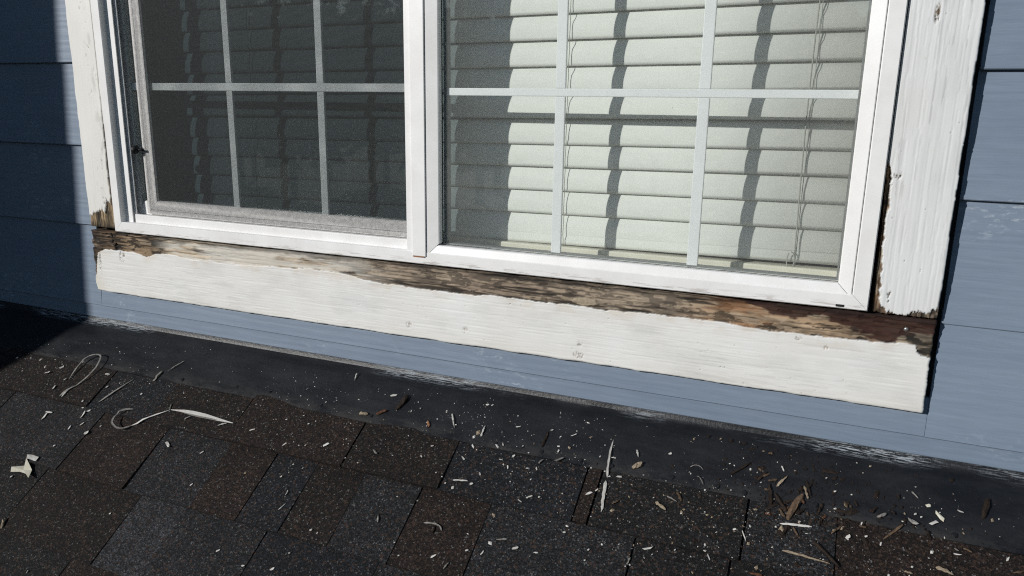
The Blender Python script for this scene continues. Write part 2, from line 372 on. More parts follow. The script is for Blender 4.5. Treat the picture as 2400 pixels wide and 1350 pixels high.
# flashing: upstand behind the siding, rolled bend, apron lying on the shingles
prof = [Vector((0, .0215, .06)), Vector((0, .0185, .022)), Vector((0, .0165, .004)), Vector((0, .0135, -.004)), Vector((0, .0085, -.0085)), Vector((0, .0015, -.0125))]
sv = [.02, .045, .07, .09, .1075]
nx = 300; xs = np.linspace(-3.2, 1.6, nx); verts = []; uvs = []; rows = len(prof) + len(sv) + 1
for x in xs:
    wob = (float(fbm(x * 4, 3, 5)) - .5) * .005; w2 = (float(fbm(x * 9, 9, 11)) - .5)
    pts = [(p + Vector((x, (float(fbm(x * 3, i, 8)) - .5) * .0016, (float(fbm(x * 6, i, 9)) - .5) * .0014 if i > 3 else 0))) for i, p in enumerate(prof)]
    for i, s in enumerate(sv):
        e = i / (len(sv) - 1)
        pts.append(RP(x, s + (wob + w2 * .002) * e, .0066 - .0006 * i + w2 * .0030 * (i / 4) ** 1.0 + (float(fbm(x * 12, s * 40, 21)) - .5) * .0036))
    pts.append(RP(x, .1082 + wob + w2 * .002, .0016))
    L = 0
    for i, p in enumerate(pts):
        if i: L += (p - pts[i - 1]).length
        verts.append(p); uvs.append((x, L))
faces = [(a * rows + b, (a + 1) * rows + b, (a + 1) * rows + b + 1, a * rows + b + 1) for a in range(nx - 1) for b in range(rows - 1)]
me = bpy.data.meshes.new('roof_flashing'); me.from_pydata(verts, [], faces); ul = me.uv_layers.new(name='UVMap')
for lp in me.loops: ul.data[lp.index].uv = uvs[lp.vertex_index]
me.update(); flash = link('roof_flashing', me, M['flashing'], None, True)
sol = flash.modifiers.new('thickness', 'SOLIDIFY'); sol.thickness = .0007; sol.offset = -1
flash.data.set_sharp_from_angle(angle=math.radians(28))
tag(flash, 'black metal flashing along the foot of the blue wall', 'flashing')
for i, (x, s) in enumerate([(-1.212, .098), (-1.07, .09), (-.99, .085), (-.86, .094), (-.745, .095), (-.624, .0925), (-.487, .100), (-.439, .0958), (-.403, .0982), (-.333, .100), (-.28, .0989), (-.182, .0973), (-.112, .0975), (-.071, .099), (.03, .095), (.155, .093), (.21, .099)]):
    bm = bmesh.new(); bmesh.ops.create_cone(bm, cap_ends=True, segments=10, radius1=.0045, radius2=.0028, depth=.0022)
    bmesh.ops.transform(bm, verts=bm.verts, matrix=Matrix.Translation(RP(x, s, .0066)) @ Matrix.Rotation(SL, 4, 'X'))
    me = bpy.data.meshes.new('nail_head'); bm.to_mesh(me); bm.free(); link('nail_head', me, M['flashing'], flash)

# ------------------------------------------------------------------ house wall
wall = empty('house_wall', (-.7, .03, 0))
tag(wall, 'blue lap siding wall that holds the white window', 'wall')
WT = 1.37
box('sheathing', -3.6, -1.4625, .032, .15, -.15, 2.7, M['core'], wall); box('sheathing', .0745, 2.4, .032, .15, -.15, 2.7, M['core'], wall)
box('sheathing', -1.4625, .0745, .032, .15, -.15, .2135, M['core'], wall); box('sheathing', -1.4625, .0745, .032, .15, WT + .005, 2.7, M['core'], wall)
def plank(x0, x1, z0, z1, yb=.013, parent=None, name='siding_plank', lean=.0092):
    pr = [(yb + .0095, z0 + .0003), (yb + .0012, z0), (yb, z0 + .0014), (yb + lean, z1 + .022), (yb + max(lean, .002) + .0078, z1 + .022)]
    n = max(2, int((x1 - x0) / .12)); rings = []
    for i in range(n + 1):
        x = x0 + (x1 - x0) * i / n; w = (float(fbm(x * 3, z0 * 7, 31)) - .5) * .0022; q = (float(fbm(x * 2, z0 * 9, 33)) - .5) * .002
        rings.append([(x, y + w, z + (q if z < z0 + .01 else 0)) for y, z in pr])
    return sweep(name, rings, M['siding'], parent or wall)
zl = [.037, .227, .4075, .586] + [.586 + .179 * i for i in range(1, 11)]
zr = [.036, .210, .3885, .5625] + [.5625 + .178 * i for i in range(1, 11)]
for i, (a, b) in enumerate(zip(zl[:-1], zl[1:])): plank(-3.55, -1.5465, a, b, .0116 if i == 0 else .013)
for i, (a, b) in enumerate(zip(zr[:-1], zr[1:])): plank(.1672 + (.0009 if i == 0 else rng.uniform(-.001, .002)), 2.3, a, b, .0113 if i == 0 else .0195, lean=.0122 if i == 0 else .0092)
plank(-1.5455, .1676, .0365, .075, .0112, lean=.004)
for z in [WT + .13 + .178 * i for i in range(6)]: plank(-1.545, .166, z, z + .178)
sk = plank(-3.55, 2.3, .0055, .020, .0134, name='skirt_board', lean=.0016)
box('flashing_paper', -3.55, 2.3, .0235, .031, -.03, .0035, M['core'], wall)

# bay standing forward on the left: throws the straight shadow on the wall
bay = empty('bay_wall', (-3.6, -1.9, -1.4)); tag(bay, 'blue sided bay wall standing forward left of the window', 'wall')
BX, BY = -1.588 - 2.4 * .59, .018 - 2.4 * .807
box('bay_core', -4.6, BX - .02, BY + .02, .01, -2.6, 2.7, M['core'], bay)
box('corner_board', BX - .10, BX, BY, BY + .10, -2.6, 2.72, M['vinyl'], bay, .003)
for i in range(24):
    z = -1.45 + .178 * i
    plank(-4.6, BX - .1005, z, z + .178, BY + .004, bay)
    pr = [(BX - .012, z), (BX - .004, z + .001), (BX - .013, z + .2), (BX - .02, z + .2)]
    sweep('siding_plank', [[(xx, y, zz) for xx, zz in pr] for y in (BY + .1005, .0105)], M['siding'], bay)

# ------------------------------------------------------------------ casing boards with peeling paint
def lerp_tab(x, tab): return np.interp(x, [p[0] for p in tab], [p[1] for p in tab])
def lerp_col(x, tab): return np.stack([np.interp(x, [p[0] for p in tab], [p[1][k] for p in tab]) for k in range(3)], -1)
def board(name, gx, gz, yf, thick, field, mat, label):
    X, Z = np.meshgrid(gx, gz); nz_, nx_ = X.shape
    dy, col, bare, ox, oz = field(X, Z)
    F = np.stack([X + ox, np.full_like(X, yf) - dy, Z + oz], -1).reshape(-1, 3)
    idx = np.arange(nx_ * nz_).reshape(nz_, nx_)
    q = np.stack([idx[:-1, :-1], idx[:-1, 1:], idx[1:, 1:], idx[1:, :-1]], -1).reshape(-1, 4)
    ring = np.concatenate([idx[0, :], idx[1:, -1], idx[-1, -2::-1], idx[-2:0:-1, 0]])
    B = F[ring].copy(); B[:, 1] = yf + thick; nb = len(ring); b0 = len(F)
    r2 = b0 + np.arange(nb)
    sq = np.stack([ring, np.roll(ring, -1), np.roll(r2, -1), r2], -1)[:, ::-1]
    V = np.concatenate([F, B]); Q = np.concatenate([q, sq])
    me = bpy.data.meshes.new(name); me.vertices.add(len(V)); me.vertices.foreach_set('co', V.ravel())
    me.loops.add(Q.size); me.loops.foreach_set('vertex_index', Q.ravel().astype(np.int32))
    me.polygons.add(len(Q)); me.polygons.foreach_set('loop_start', np.arange(0, Q.size, 4, dtype=np.int32))
    me.update(calc_edges=True); me.validate()
    ca = me.color_attributes.new('Col', 'FLOAT_COLOR', 'POINT')
    cc = np.ones((len(V), 4), np.float32); cc[:b0, :3] = col.reshape(-1, 3); cc[b0:, :3] = cc[ring, :3]; ca.data.foreach_set('color', cc.ravel())
    fa = me.attributes.new('bare', 'FLOAT', 'POINT'); bb = np.zeros(len(V), np.float32); bb[:b0] = bare.ravel(); bb[b0:] = bb[ring]; fa.data.foreach_set('value', bb)
    o = link(name, me, mat, None, False); tag(o, label, 'casing board', 'white boards framing the window')
    return o
WHITE = np.array([.705, .708, .700])
def spots(X, Z, lst):
    m = np.zeros_like(X)
    for (x, z, rx, rz, k) in lst:
        r = ((X - x) / rx) ** 2 + ((Z - z) / rz) ** 2
        m = np.maximum(m, sstep(1.0, .35, r) * sstep(.45, .62, fbm(X * 700, Z * 260, int(k) + 60)))
    return m
def wood(X, Z, along, across, cols, rot):
    """bare weathered wood: colour along the board, grain streaks, checks; returns colour and depth"""
    ph = across * 125 + 3.2 * fbm(along * 2.4, across * 14, 3, 3) + .35 * fbm(along * 40, across * 60, 4, 2)
    ring = np.abs((ph % 1.0) - .5) * 2
    brk = fbm(along * 16, across * 120, 5, 4)
    line = sstep(.66, .86, ring) * sstep(.36, .50, brk)
    tone = .55 + .9 * sstep(.3, .7, fbm(along * 18, across * 85, 7, 5))
    col = cols * 1.2 * tone[..., None] * (.8 + .4 * fbm(along * 150, across * 520, 8, 2))[..., None]
    pale = sstep(.57, .62, fbm(along * 34, across * 170, 23, 5))
    col = col + (np.array([.46, .37, .265]) - col) * (pale * .65 * (1 - .6 * rot))[..., None]
    pit = sstep(.57, .61, fbm(along * 46, across * 120, 9, 5)) * sstep(.05, .5, rot)
    crack = np.maximum(line * .75, pit)
    chk = sstep(.905, .955, 1 - np.abs(2 * fbm(along * 3.2, across * 62, 15, 4) - 1)) * sstep(.40, .52, fbm(along * 6 + 3, across * 30, 16, 3))
    crack = np.maximum(crack, chk)
    col = col * (1 - .86 * crack)[..., None]
    dep = -.0011 - .0013 * crack - .0006 * (tone - .55) - .0026 * rot * sstep(.35, .65, fbm(along * 16, across * 120, 29, 4))
    return col, dep
PEEL = [(-1.5616, 0.0651), (-1.5377, 0.1185), (-1.5261, 0.1685), (-1.5041, 0.1755), (-1.4145, 0.1785), (-1.3754, 0.1714), (-1.3476, 0.1796), (-1.3083, 0.1832), (-1.2512, 0.178), (-1.1588, 0.1792), (-1.067, 0.1807), (-0.9547, 0.1854), (-0.8647, 0.1873), (-0.7992, 0.1788), (-0.73, 0.1752), (-0.6632, 0.1742), (-0.5635, 0.1748), (-0.4959, 0.1777), (-0.4419, 0.177), (-0.385, 0.1775), (-0.326, 0.1748), (-0.2438, 0.1789), (-0.1654, 0.1779), (-0.1171, 0.177), (-0.065, 0.1748), (-0.0252, 0.1746), (0.0431, 0.1751), (0.0964, 0.1771), (0.1225, 0.1788), (0.1383, 0.1765), (0.1409, 0.1684), (0.1469, 0.1641), (0.1584, 0.1639)]
WCOL = [(-1.547, (.050, .032, .02)), (-1.46, (.11, .072, .04)), (-1.425, (.20, .14, .085)), (-1.36, (.13, .09, .055)), (-1.30, (.34, .28, .20)), (-1.18, (.40, .34, .265)), (-.96, (.37, .31, .24)), (-.85, (.25, .20, .15)), (-.70, (.19, .15, .112)), (-.58, (.165, .128, .095)), (-.42, (.15, .117, .088)), (-.33, (.18, .145, .11)), (-.22, (.20, .16, .12)), (-.13, (.25, .175, .11)), (-.05, (.27, .20, .135)), (.03, (.24, .175, .115)), (.08, (.17, .12, .08)), (.12, (.16, .13, .095)), (.165, (.17, .14, .105))]
WROT = [(-1.55, .8), (-1.36, .7), (-1.30, .1), (-.95, .05), (-.8, .25), (-.6, .35), (-.4, .3), (-.2, .3), (-.05, .45), (.05, .7), (.165, .8)]
def f_bottom(X, Z):
    zb = lerp_tab(X, PEEL) + (fbm(X * 30, Z * 0 + 2, 41, 6) - .5) * .0055 + (fbm(X * 160, Z * 120, 43, 3) - .5) * .0035
    bare = sstep(-.0005, .0007, Z - zb)
    near = sstep(.022, .0, zb - Z)
    flake = .6 * spots(X, Z, [(-.7073, .102, .008, .008, 1), (-.5865, .105, .008, .009, 2), (-.3686, .111, .006, .006, 3), (-.37, .09, .012, .008, 4), (-1.45, .165, .012, .016, 5), (-1.52, .16, .006, .05, 6), (-.02, .168, .007, .004, 7), (.02, .158, .004, .004, 8)])
    tiny = sstep(.86, .88, fbm(X * 160, Z * 420, 53, 3)) * .6
    bare = np.maximum(bare, np.maximum(np.clip(flake, 0, 1), tiny))
    rot = lerp_tab(X, WROT)
    wc, dep = wood(X, Z, X, Z, lerp_col(X, WCOL), rot)
    res = sstep(.34, .50, fbm(X * 12, Z * 110, 61, 5)) * sstep(-1.36, -1.28, X) * sstep(-.72, -.90, X)
    wc = wc + (np.array([.60, .57, .51]) - wc) * (.82 * res)[..., None]
    tanr = sstep(.55, .66, fbm(X * 14 + 5, Z * 120, 63, 5)) * sstep(-.16, -.08, X) * sstep(.06, .02, X) * sstep(.208, .196, Z)
    wc = wc + (np.array([.42, .29, .18]) - wc) * (.8 * tanr)[..., None]
    oran = sstep(.50, .62, fbm(X * 22 + 2, Z * 90, 65, 4)) * np.exp(-((X + .11) / .05) ** 2)
    wc = wc + (np.array([.30, .13, .05]) - wc) * (.45 * oran)[..., None]
    # red-brown stain just under the window frame towards the right end, pale filler lump in the middle
    zd = lerp_tab(X, [(-.25, .232), (-.15, .2205), (-.09, .2150), (-.055, .2035), (-.03, .1985), (0., .2065), (.03, .199), (.055, .1905), (.085, .180), (.10, .168), (.12, .185), (.14, .1915), (.165, .194)])
    red = sstep(-.0015, .0025, Z - zd + (fbm(X * 32, Z * 170, 67, 5) - .5) * .024)
    wc = wc + (np.array([.030, .0095, .006]) * (.5 + 1.2 * fbm(X * 60, Z * 300, 68, 3))[..., None] - wc) * (red * .93)[..., None]
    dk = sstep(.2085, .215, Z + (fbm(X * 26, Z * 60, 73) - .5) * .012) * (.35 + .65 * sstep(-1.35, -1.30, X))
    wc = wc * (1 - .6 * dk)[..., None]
    hole = sstep(.60, .70, fbm(X * 45 + 3, Z * 80, 77, 3)) * sstep(-1.33, -1.38, X) * sstep(.172, .178, Z)
    wc = wc * (1 - .85 * hole)[..., None]; dep = dep - .004 * hole
    hol = np.exp(-(((X - .10) / .055) ** 2 + ((Z - .201) / .014) ** 2)); dep = dep - .006 * hol
    lump = np.exp(-(((X + .362) / .026) ** 2 + ((Z - .186) / .0085) ** 2)); lm = sstep(.35, .6, lump * (.6 + .8 * fbm(X * 180, Z * 180, 79)))
    wc = wc + (np.array([.40, .33, .24]) * (.6 + .6 * fbm(X * 400, Z * 400, 81))[..., None] - wc) * lm[..., None]; dep = dep + .0035 * lm
    p = WHITE[None, None] * (.97 + .05 * fbm(X * 14, Z * 40, 83))[..., None]
    grime = sstep(.035, .0, Z - .077) * .05 + .16 * sstep(.05, 0, X + 1.5435) * (.4 + fbm(X * 40, Z * 40, 85))
    p = p * (1 - grime[..., None] * np.array([.5, .62, 1.0]))
    stain = sstep(.028, .0, zb - Z) * sstep(.40, .70, fbm(X * 30, Z * 50, 87)) * .35
    p = p * (1 - stain[..., None] * np.array([.22, .34, .5]))
    hl = sstep(.64, .67, fbm(X * 14, Z * 420, 151, 4)) * sstep(.45, .6, fbm(X * 5, Z * 20, 152, 3))
    p = p * (1 - .10 * hl)[..., None]
    p = p * (1 - .08 * sstep(.5, .75, fbm(X * 11, Z * 26, 153, 5)))[..., None] * np.array([1, .99, .97])
    pd = (fbm(X * 16, Z * 330, 89, 4) - .5) * .00040 - .00028 * sstep(.60, .66, fbm(X * 9, Z * 520, 91, 4))
    rim = sstep(.004, .0, np.abs(zb - Z)) * (1 - bare) * .0002 * fbm(X * 90, Z * 5, 93)
    pd = pd + rim
    col = p * (1 - bare[..., None]) + wc * bare[..., None]; dy = pd * (1 - bare) + dep * bare
    edge = np.minimum(np.minimum(X - X.min(), X.max() - X), np.minimum(Z - Z.min(), Z.max() - Z)); dy = dy - .0016 * sstep(.0022, .0, edge)
    ox = (fbm(Z * 90, X * 0, 95) - .5) * .004 * (sstep(.02, .0, X - X.min()) + sstep(.02, .0, X.max() - X))
    oz = (fbm(X * 30, Z * 0, 97, 5) - .5) * .003 * (sstep(.01, .0, Z - Z.min()) + 1.6 * sstep(.008, .0, Z.max() - Z))
    rc = sstep(.02, .0, X - X.min()) * sstep(.02, .0, Z - Z.min()); ox = ox + .003 * rc; oz = oz + .001 * rc
    return dy, col, bare, ox, oz
board('casing_board', np.arange(-1.5435, .1612, .00135), np.arange(.0775, .2186, .00120), 0.0, .031, f_bottom, M['board_h'], 'wide bottom board below the window, upper edge bare rotten wood')
PEELL = [(-1.5429, .2525), (-1.5329, .2535), (-1.5192, .2612), (-1.5112, .2608), (-1.5077, .2658), (-1.497, .2656), (-1.4911, .2602), (-1.4838, .2817), (-1.4795, .2924), (-1.4739, .2852), (-1.4655, .28), (-1.4585, .30)]
def f_left(X, Z):
    zb = lerp_tab(X, PEELL) + (fbm(X * 420, Z * 30, 101, 4) - .5) * .013
    bare = sstep(.0007, -.0005, Z - zb)
    cw = .0005 + .0055 * sstep(.50, .27, Z) * fbm(Z * 60, X * 0 + 1, 103, 4) + .002 * sstep(.62, .5, Z) * sstep(.45, .6, fbm(Z * 25, X * 0, 104))
    cr = sstep(.0006, -.0003, np.abs(X - (-1.4655 + .003 * (fbm(Z * 14, X * 0, 105) - .5))) - cw)
    mk = sstep(.71, .735, fbm(X * 420, Z * 95, 107, 4)) * sstep(.40, .62, fbm(X * 30, Z * 9, 108)) * sstep(-1.51, -1.48, X)
    bare = np.maximum(bare, np.maximum(cr, mk))
    wc, dep = wood(X, Z, Z, X, np.array([.20, .145, .085])[None, None] + 0 * X[..., None], .35 + 0 * X)
    wc = wc * (1 - .7 * sstep(.240, .228, Z + (fbm(X * 60, Z * 60, 109) - .5) * .015))[..., None]
    wc = wc * (1 - .7 * cr * (1 - sstep(.0, .002, zb - Z)))[..., None]
    p = WHITE[None, None] * (.965 + .06 * fbm(X * 30, Z * 8, 111))[..., None] * np.array([1, .985, .94])
    p = p * (1 - .25 * sstep(.55, .75, fbm(X * 110, Z * 30, 113, 4)) * sstep(-1.50, -1.47, X))[..., None]
    pd = (fbm(X * 300, Z * 14, 115, 4) - .5) * .0006
    col = p * (1 - bare[..., None]) + wc * bare[..., None]; dy = pd * (1 - bare) + dep * bare
    edge = np.minimum(X - X.min(), X.max() - X); dy = dy - .0014 * sstep(.002, .0, edge)
    ox = (fbm(Z * 40, X * 0, 117, 4) - .5) * .003 * sstep(.006, .0, X - X.min()) + .012 * (Z - .25) * 0
    return dy, col, bare, ox, 0 * X
GZ = np.concatenate([np.arange(.2275, .76, .00150), np.arange(.765, 1.39, .012)])
board('casing_board', np.arange(-1.5415, -1.4583, .00125), GZ, 0.001, .030, f_left, M['board_v'], 'left upright board with a small peeled patch at its foot')
PEELR = [(.068, .2600), (.0763, .2477), (.0826, .242), (.0872, .2285), (.0962, .2235), (.1047, .2225), (.1159, .2215), (.1239, .2230), (.1324, .2295), (.1425, .227), (.1527, .2314), (.1577, .2339)]
def f_right(X, Z):
    zb = lerp_tab(X, PEELR) + (fbm(X * 480, Z * 30, 121, 4) - .5) * .012
    bare = sstep(.0007, -.0005, Z - zb)
    xe = .0712 + .0075 * sstep(.445, .41, Z) + .004 * sstep(.33, .25, Z) + (fbm(Z * 130, X * 0, 123, 4) - .5) * .006
    edge_b = sstep(.0005, -.0005, X - xe) * sstep(.445, .43, Z)
    mk = spots(X, Z, [(.0859, .4207, .006, .007, 1), (.1069, .634, .004, .016, 2), (.0956, .246, .0035, .010, 3)])
    ed2 = sstep(.0016, .0003, X.max() - X) * sstep(.55, .62, fbm(Z * 60, X * 0, 125, 4))
    tiny = sstep(.87, .89, fbm(X * 420, Z * 150, 127, 3)) * .6
    bare = np.maximum(np.maximum(bare, edge_b), np.maximum(mk, np.maximum(ed2, tiny)))
    wc, dep = wood(X, Z, Z, X, lerp_col(X, [(.07, (.20, .135, .075)), (.085, (.12, .07, .04)), (.12, (.13, .095, .065)), (.16, (.10, .075, .055))]), .4 + 0 * X)
    wc = wc * (1 - .8 * sstep(.250, .225, Z) * sstep(.090, .076, X))[..., None]
    p = WHITE[None, None] * (.96 + .07 * fbm(X * 60, Z * 9, 129))[..., None] * np.array([.945, .955, .955])
    hl = sstep(.64, .67, fbm(X * 330, Z * 13, 155, 4)) * sstep(.44, .60, fbm(X * 24, Z * 7, 156, 4))
    p = p * (1 - .20 * hl)[..., None]
    p = p * (1 - .08 * sstep(.48, .75, fbm(X * 40, Z * 9, 157, 5)))[..., None]
    pd = (fbm(X * 380, Z * 9, 131, 4) - .5) * .00034 + .00015 * sstep(.5, .7, fbm(X * 160, Z * 4, 133, 2)) - .00030 * sstep(.62, .66, fbm(X * 520, Z * 12, 135, 4))
    col = p * (1 - bare[..., None]) + wc * bare[..., None]; dy = pd * (1 - bare) + dep * bare - .004 * edge_b
    edge = np.minimum(X - X.min(), X.max() - X); dy = dy - .0014 * sstep(.002, .0, edge)
    ox = (fbm(Z * 45, X * 0, 137, 5) - .5) * .0014 * sstep(.006, .0, X.max() - X) + .0045 * sstep(.006, 0, X - X.min()) * sstep(.44, .30, Z)
    oz = (fbm(X * 200, Z * 0, 139, 4) - .5) * .004 * sstep(.004, .0, Z - Z.min())
    return dy, col, bare, ox, oz
GZ2 = np.concatenate([np.arange(.2205, .76, .00150), np.arange(.765, 1.39, .012)])
board('casing_board', np.arange(.0715, .1612, .00120), GZ2, 0.001, .030, f_right, M['board_v'], 'right upright board beside the blind, rough brushed white paint')
def f_head(X, Z): return 0 * X, WHITE[None, None] + 0 * X[..., None], 0 * X, 0 * X, 0 * X
board('casing_board', np.linspace(-1.5435, .1612, 60), np.linspace(1.392, 1.482, 8), 0.0, .031, f_head, M['board_h'], 'head board across the top of the window')
# bright nail left in the rotten corner
bm = bmesh.new(); bmesh.ops.create_uvsphere(bm, u_segments=12, v_segments=8, radius=.0036)
for v in bm.verts: v.co = Vector((v.co.x + .1239, v.co.y * .6 + .0075, v.co.z + .199))
me = bpy.data.meshes.new('nail'); bm.to_mesh(me); bm.free(); nl = link('nail', me, M['nail'], None, True); tag(nl, 'round nail head in the black rot at the right end', 'nail')

# ------------------------------------------------------------------ window
win = empty('sliding_window', (-.69, .0, .222)); tag(win, 'white vinyl sliding window with dividing bars', 'window')
X0, X1, Z0, Z1 = -1.4555, .0697, .2225, WT
fp = [(0, .10), (0, -.004), (.0015, -.006), (.0215, -.006), (.023, -.0045), (.023, .10)]
for sd in ('left', 'right', 'bottom', 'top'): frame_bar('frame_rail', sd, X0, X1, Z0, Z1, fp, M['vinyl'], win, .00025)
MX0, MX1 = -.7065, -.6645
# track fins round the sliding half: two thin lips
for (y0, y1, u1) in ((.0075, .0100, .0438), (.0140, .0165, .0490)):
    box('track_fin', X0 + .022, X0 + u1, y0, y1, Z0 + .022, Z1 - .02, M['vinyl'], win, .0008)
box('track_fin', X0 + .0505, MX0 + .002, .0075, .0165, Z0 + .018, Z0 + .0410, M['vinyl'], win, .0018, 3)
box('track_floor', X0 + .022, MX0 + .002, .017, .10, Z0 + .015, Z0 + .0385, M['vinyl'], win)
box('track_wall', X0 + .022, X0 + .0305, .0168, .10, Z0 + .039, Z1 - .02, M['track_shade'], win)  # dark colour stands in for shade in the pocket
# meeting mullion
box('mullion', -.6920, MX1, -.0085, .06, .2375, Z1 - .0245, M['vinyl'], win, .0012, 3)
box('meeting_rail', MX0, -.6922, -.0035, .062, .2430, Z1 - .0245, M['vinyl'], win, .0012, 3)
box('rust_line', -.6915, -.667, -.0083, -.0062, .2355, .2373, M['rust'], win, .0005, 1)
# fixed sash beads, slightly sloped back to the glass
bp = [(0, .03), (0, -.0045), (.0012, -.0055), (.0175, -.0015), (.0188, .0), (.0188, .011), (.010, .03)]
FX0, FX1, FZ0, FZ1 = MX1 + .0007, X1 - .0238, Z0 + .0170, Z1 - .0238
bpL = [(u * 1.28 if u else 0, y) for u, y in bp]
for sd in ('right', 'bottom', 'top', 'left'): frame_bar('glazing_bead', sd, FX0, FX1, FZ0, FZ1, bpL if sd == 'left' else [(u * 1.05, y) for u, y in bp], M['vinyl'], win, .0005)
gx0, gx1, gz0, gz1 = FX0 + .024, FX1 - .0195, FZ0 + .0195, FZ1 - .0195
gp = [(0, .0105), (0, .0135), (.0015, .0135), (.0015, .0105)]
sp_ = [(0, .016), (0, .030), (.0065, .030), (.0065, .016)]
for sd in ('left', 'right', 'bottom', 'top'):
    frame_bar('gasket', sd, gx0 - .001, gx1 + .001, gz0 - .001, gz1 + .001, gp, M['gasket'], win)
    frame_bar('spacer', sd, gx0 + .001, gx1 - .001, gz0 + .0012, gz1 - .0012, [(u if sd == 'left' else u * .35, y) for u, y in sp_], M['spacer'], win)
pane1 = box('glass_pane', gx0 - .002, gx1 + .002, .0115, .0145, gz0 - .002, gz1 + .002, M['glass'], win)
for a, b in ((-.4320, -.4148), (-.1998, -.1824)):
    box('muntin', a, b, .0175, .0235, gz0, .5228, M['muntin'], pane1, .0012); box('muntin', a, b, .0175, .0235, .5362, gz1, M['muntin'], pane1, .0012)
box('muntin', gx0, gx1, .0165, .0245, .5232, .5358, M['muntin'], pane1, .0012)
box('weep_hole', .026, .0375, -.0068, -.0062, .2255, .2290, M['black'], win)
# sliding sash behind the screen
SX0, SX1, SZ0, SZ1 = X0 + .031, -.664, Z0 + .039, Z1 - .03
sp2 = [(0, .058), (0, .0300), (.029, .0292), (.031, .0335), (.031, .058)]
for sd in ('left', 'right', 'bottom', 'top'): frame_bar('sash_rail', sd, SX0, SX1, SZ0, SZ1, [(u * .52, y) for u, y in sp2] if sd == 'left' else sp2, M['vinyl'], win)
pane2 = box('glass_pane', SX0 + .0155, SX1 - .029, .0292, .0315, SZ0 + .029, SZ1 - .029, M['glass_clean'], win)
box('inner_pane', SX0 + .0155, SX1 - .029, .0440, .0470, SZ0 + .029, SZ1 - .029, M['glass_tint'], win)
for a, b in ((-1.1455, -1.1298), (-.9218, -.9064)):
    box('muntin', a, b, .0335, .0395, SZ0 + .03, .5281, M['muntin'], pane2, .0012); box('muntin', a, b, .0335, .0395, .5440, SZ1 - .03, M['muntin'], pane2, .0012)
box('muntin', SX0 + .0165, SX1 - .03, .0328, .0402, .5284, .5437, M['muntin'], pane2, .0012)
# inner stool and liner
box('inner_stool', -1.47, .08, .1005, .22, .205, .2345, M['cream'], win, .002)
# insect screen: grey frame with woven mesh stretched over it
scr = empty('insect_screen', (-1.04, .03, .2635)); tag(scr, 'grey insect screen over the left sash of the window', 'insect screen')
QX0, QX1, QZ0, QZ1 = -1.3815, -.680, .2640, Z1 - .026
for sd in ('left', 'right', 'bottom', 'top'):
    if sd != 'right':
        frame_bar('screen_rail', sd, QX0, QX1, QZ0, QZ1, [(.0, .0283), (0, .024), (.0092, .0235), (.0092, .0283)] , M['screen_frame'], scr, .0002)
    frame_bar('screen_rail', sd, QX0 + .0100, QX1 - .0100, QZ0 + .0100, QZ1 - .0100, [(.0, .0283), (0, .0235), (.019, .0228), (.020, .0283)], M['screen_frame'], scr, .0004)
PIT, WD = .0016, .00023
me_v = []; me_f = []
def strand(x0, x1, y0, y1, z0, z1):
    b = len(me_v)
    me_v.extend([(x0, y0, z0), (x1, y0, z0), (x1, y1, z0), (x0, y1, z0), (x0, y0, z1), (x1, y0, z1), (x1, y1, z1), (x0, y1, z1)])
    me_f.extend([tuple(b + i for i in q) for q in ((0, 1, 5, 4), (1, 2, 6, 5), (2, 3, 7, 6), (3, 0, 4, 7))] if x1 - x0 < z1 - z0 else [tuple(b + i for i in q) for q in ((3, 2, 1, 0), (4, 5, 6, 7), (0, 1, 5, 4), (2, 3, 7, 6))])
x = QX0 + .002
while x < QX1: strand(x - WD / 2, x + WD / 2, .0212, .0214, QZ0 + .0015, QZ1 - .0015); x += PIT
z = QZ0 + .002
while z < QZ1: strand(QX0 + .0015, QX1, .0209, .0211, z - WD / 2, z + WD / 2); z += PIT
me = bpy.data.meshes.new('screen_mesh'); me.from_pydata(me_v, [], me_f); me.update(); sm = link('screen_mesh', me, M['screen_mesh'], scr); sm['kind'] = 'stuff'
# black spring latch in the gap beside the screen
bm = bmesh.new(); bmesh.ops.create_uvsphere(bm, u_segments=14, v_segments=9, radius=1)
for v in bm.verts:
    n = float(fbm(v.co.x * 3 + 5, v.co.z * 3 + v.co.y * 2, 141)); v.co = Vector((-1.3915 + v.co.x * .009 * (.7 + .6 * n), .0135 + v.co.y * .010, .4040 + v.co.z * .0085 * (.7 + .6 * n)))
me = bpy.data.meshes.new('latch'); bm.to_mesh(me); bm.free(); lt = link('latch', me, M['black'], scr, True); lt['label'] = 'black latch lump beside the screen frame'
tube('latch_pin', [(-1.40, .0135, .4035), (-1.37, .0155, .4035)], .0028, M['black'], lt)

# room behind
room = empty('room_interior', (-.7, 1.2, .2)); tag(room, kind='structure')
multibox('interior_wall', [(-3.4, 2.3, 3.0, 3.05, -.6, 2.5), (-3.45, -3.4, .15, 3.05, -.6, 2.5), (2.3, 2.35, .15, 3.05, -.6, 2.5), (-3.45, 2.35, .15, 3.05, -.65, -.6), (-3.45, 2.35, .15, 3.05, 2.5, 2.55)], M['room'], room)

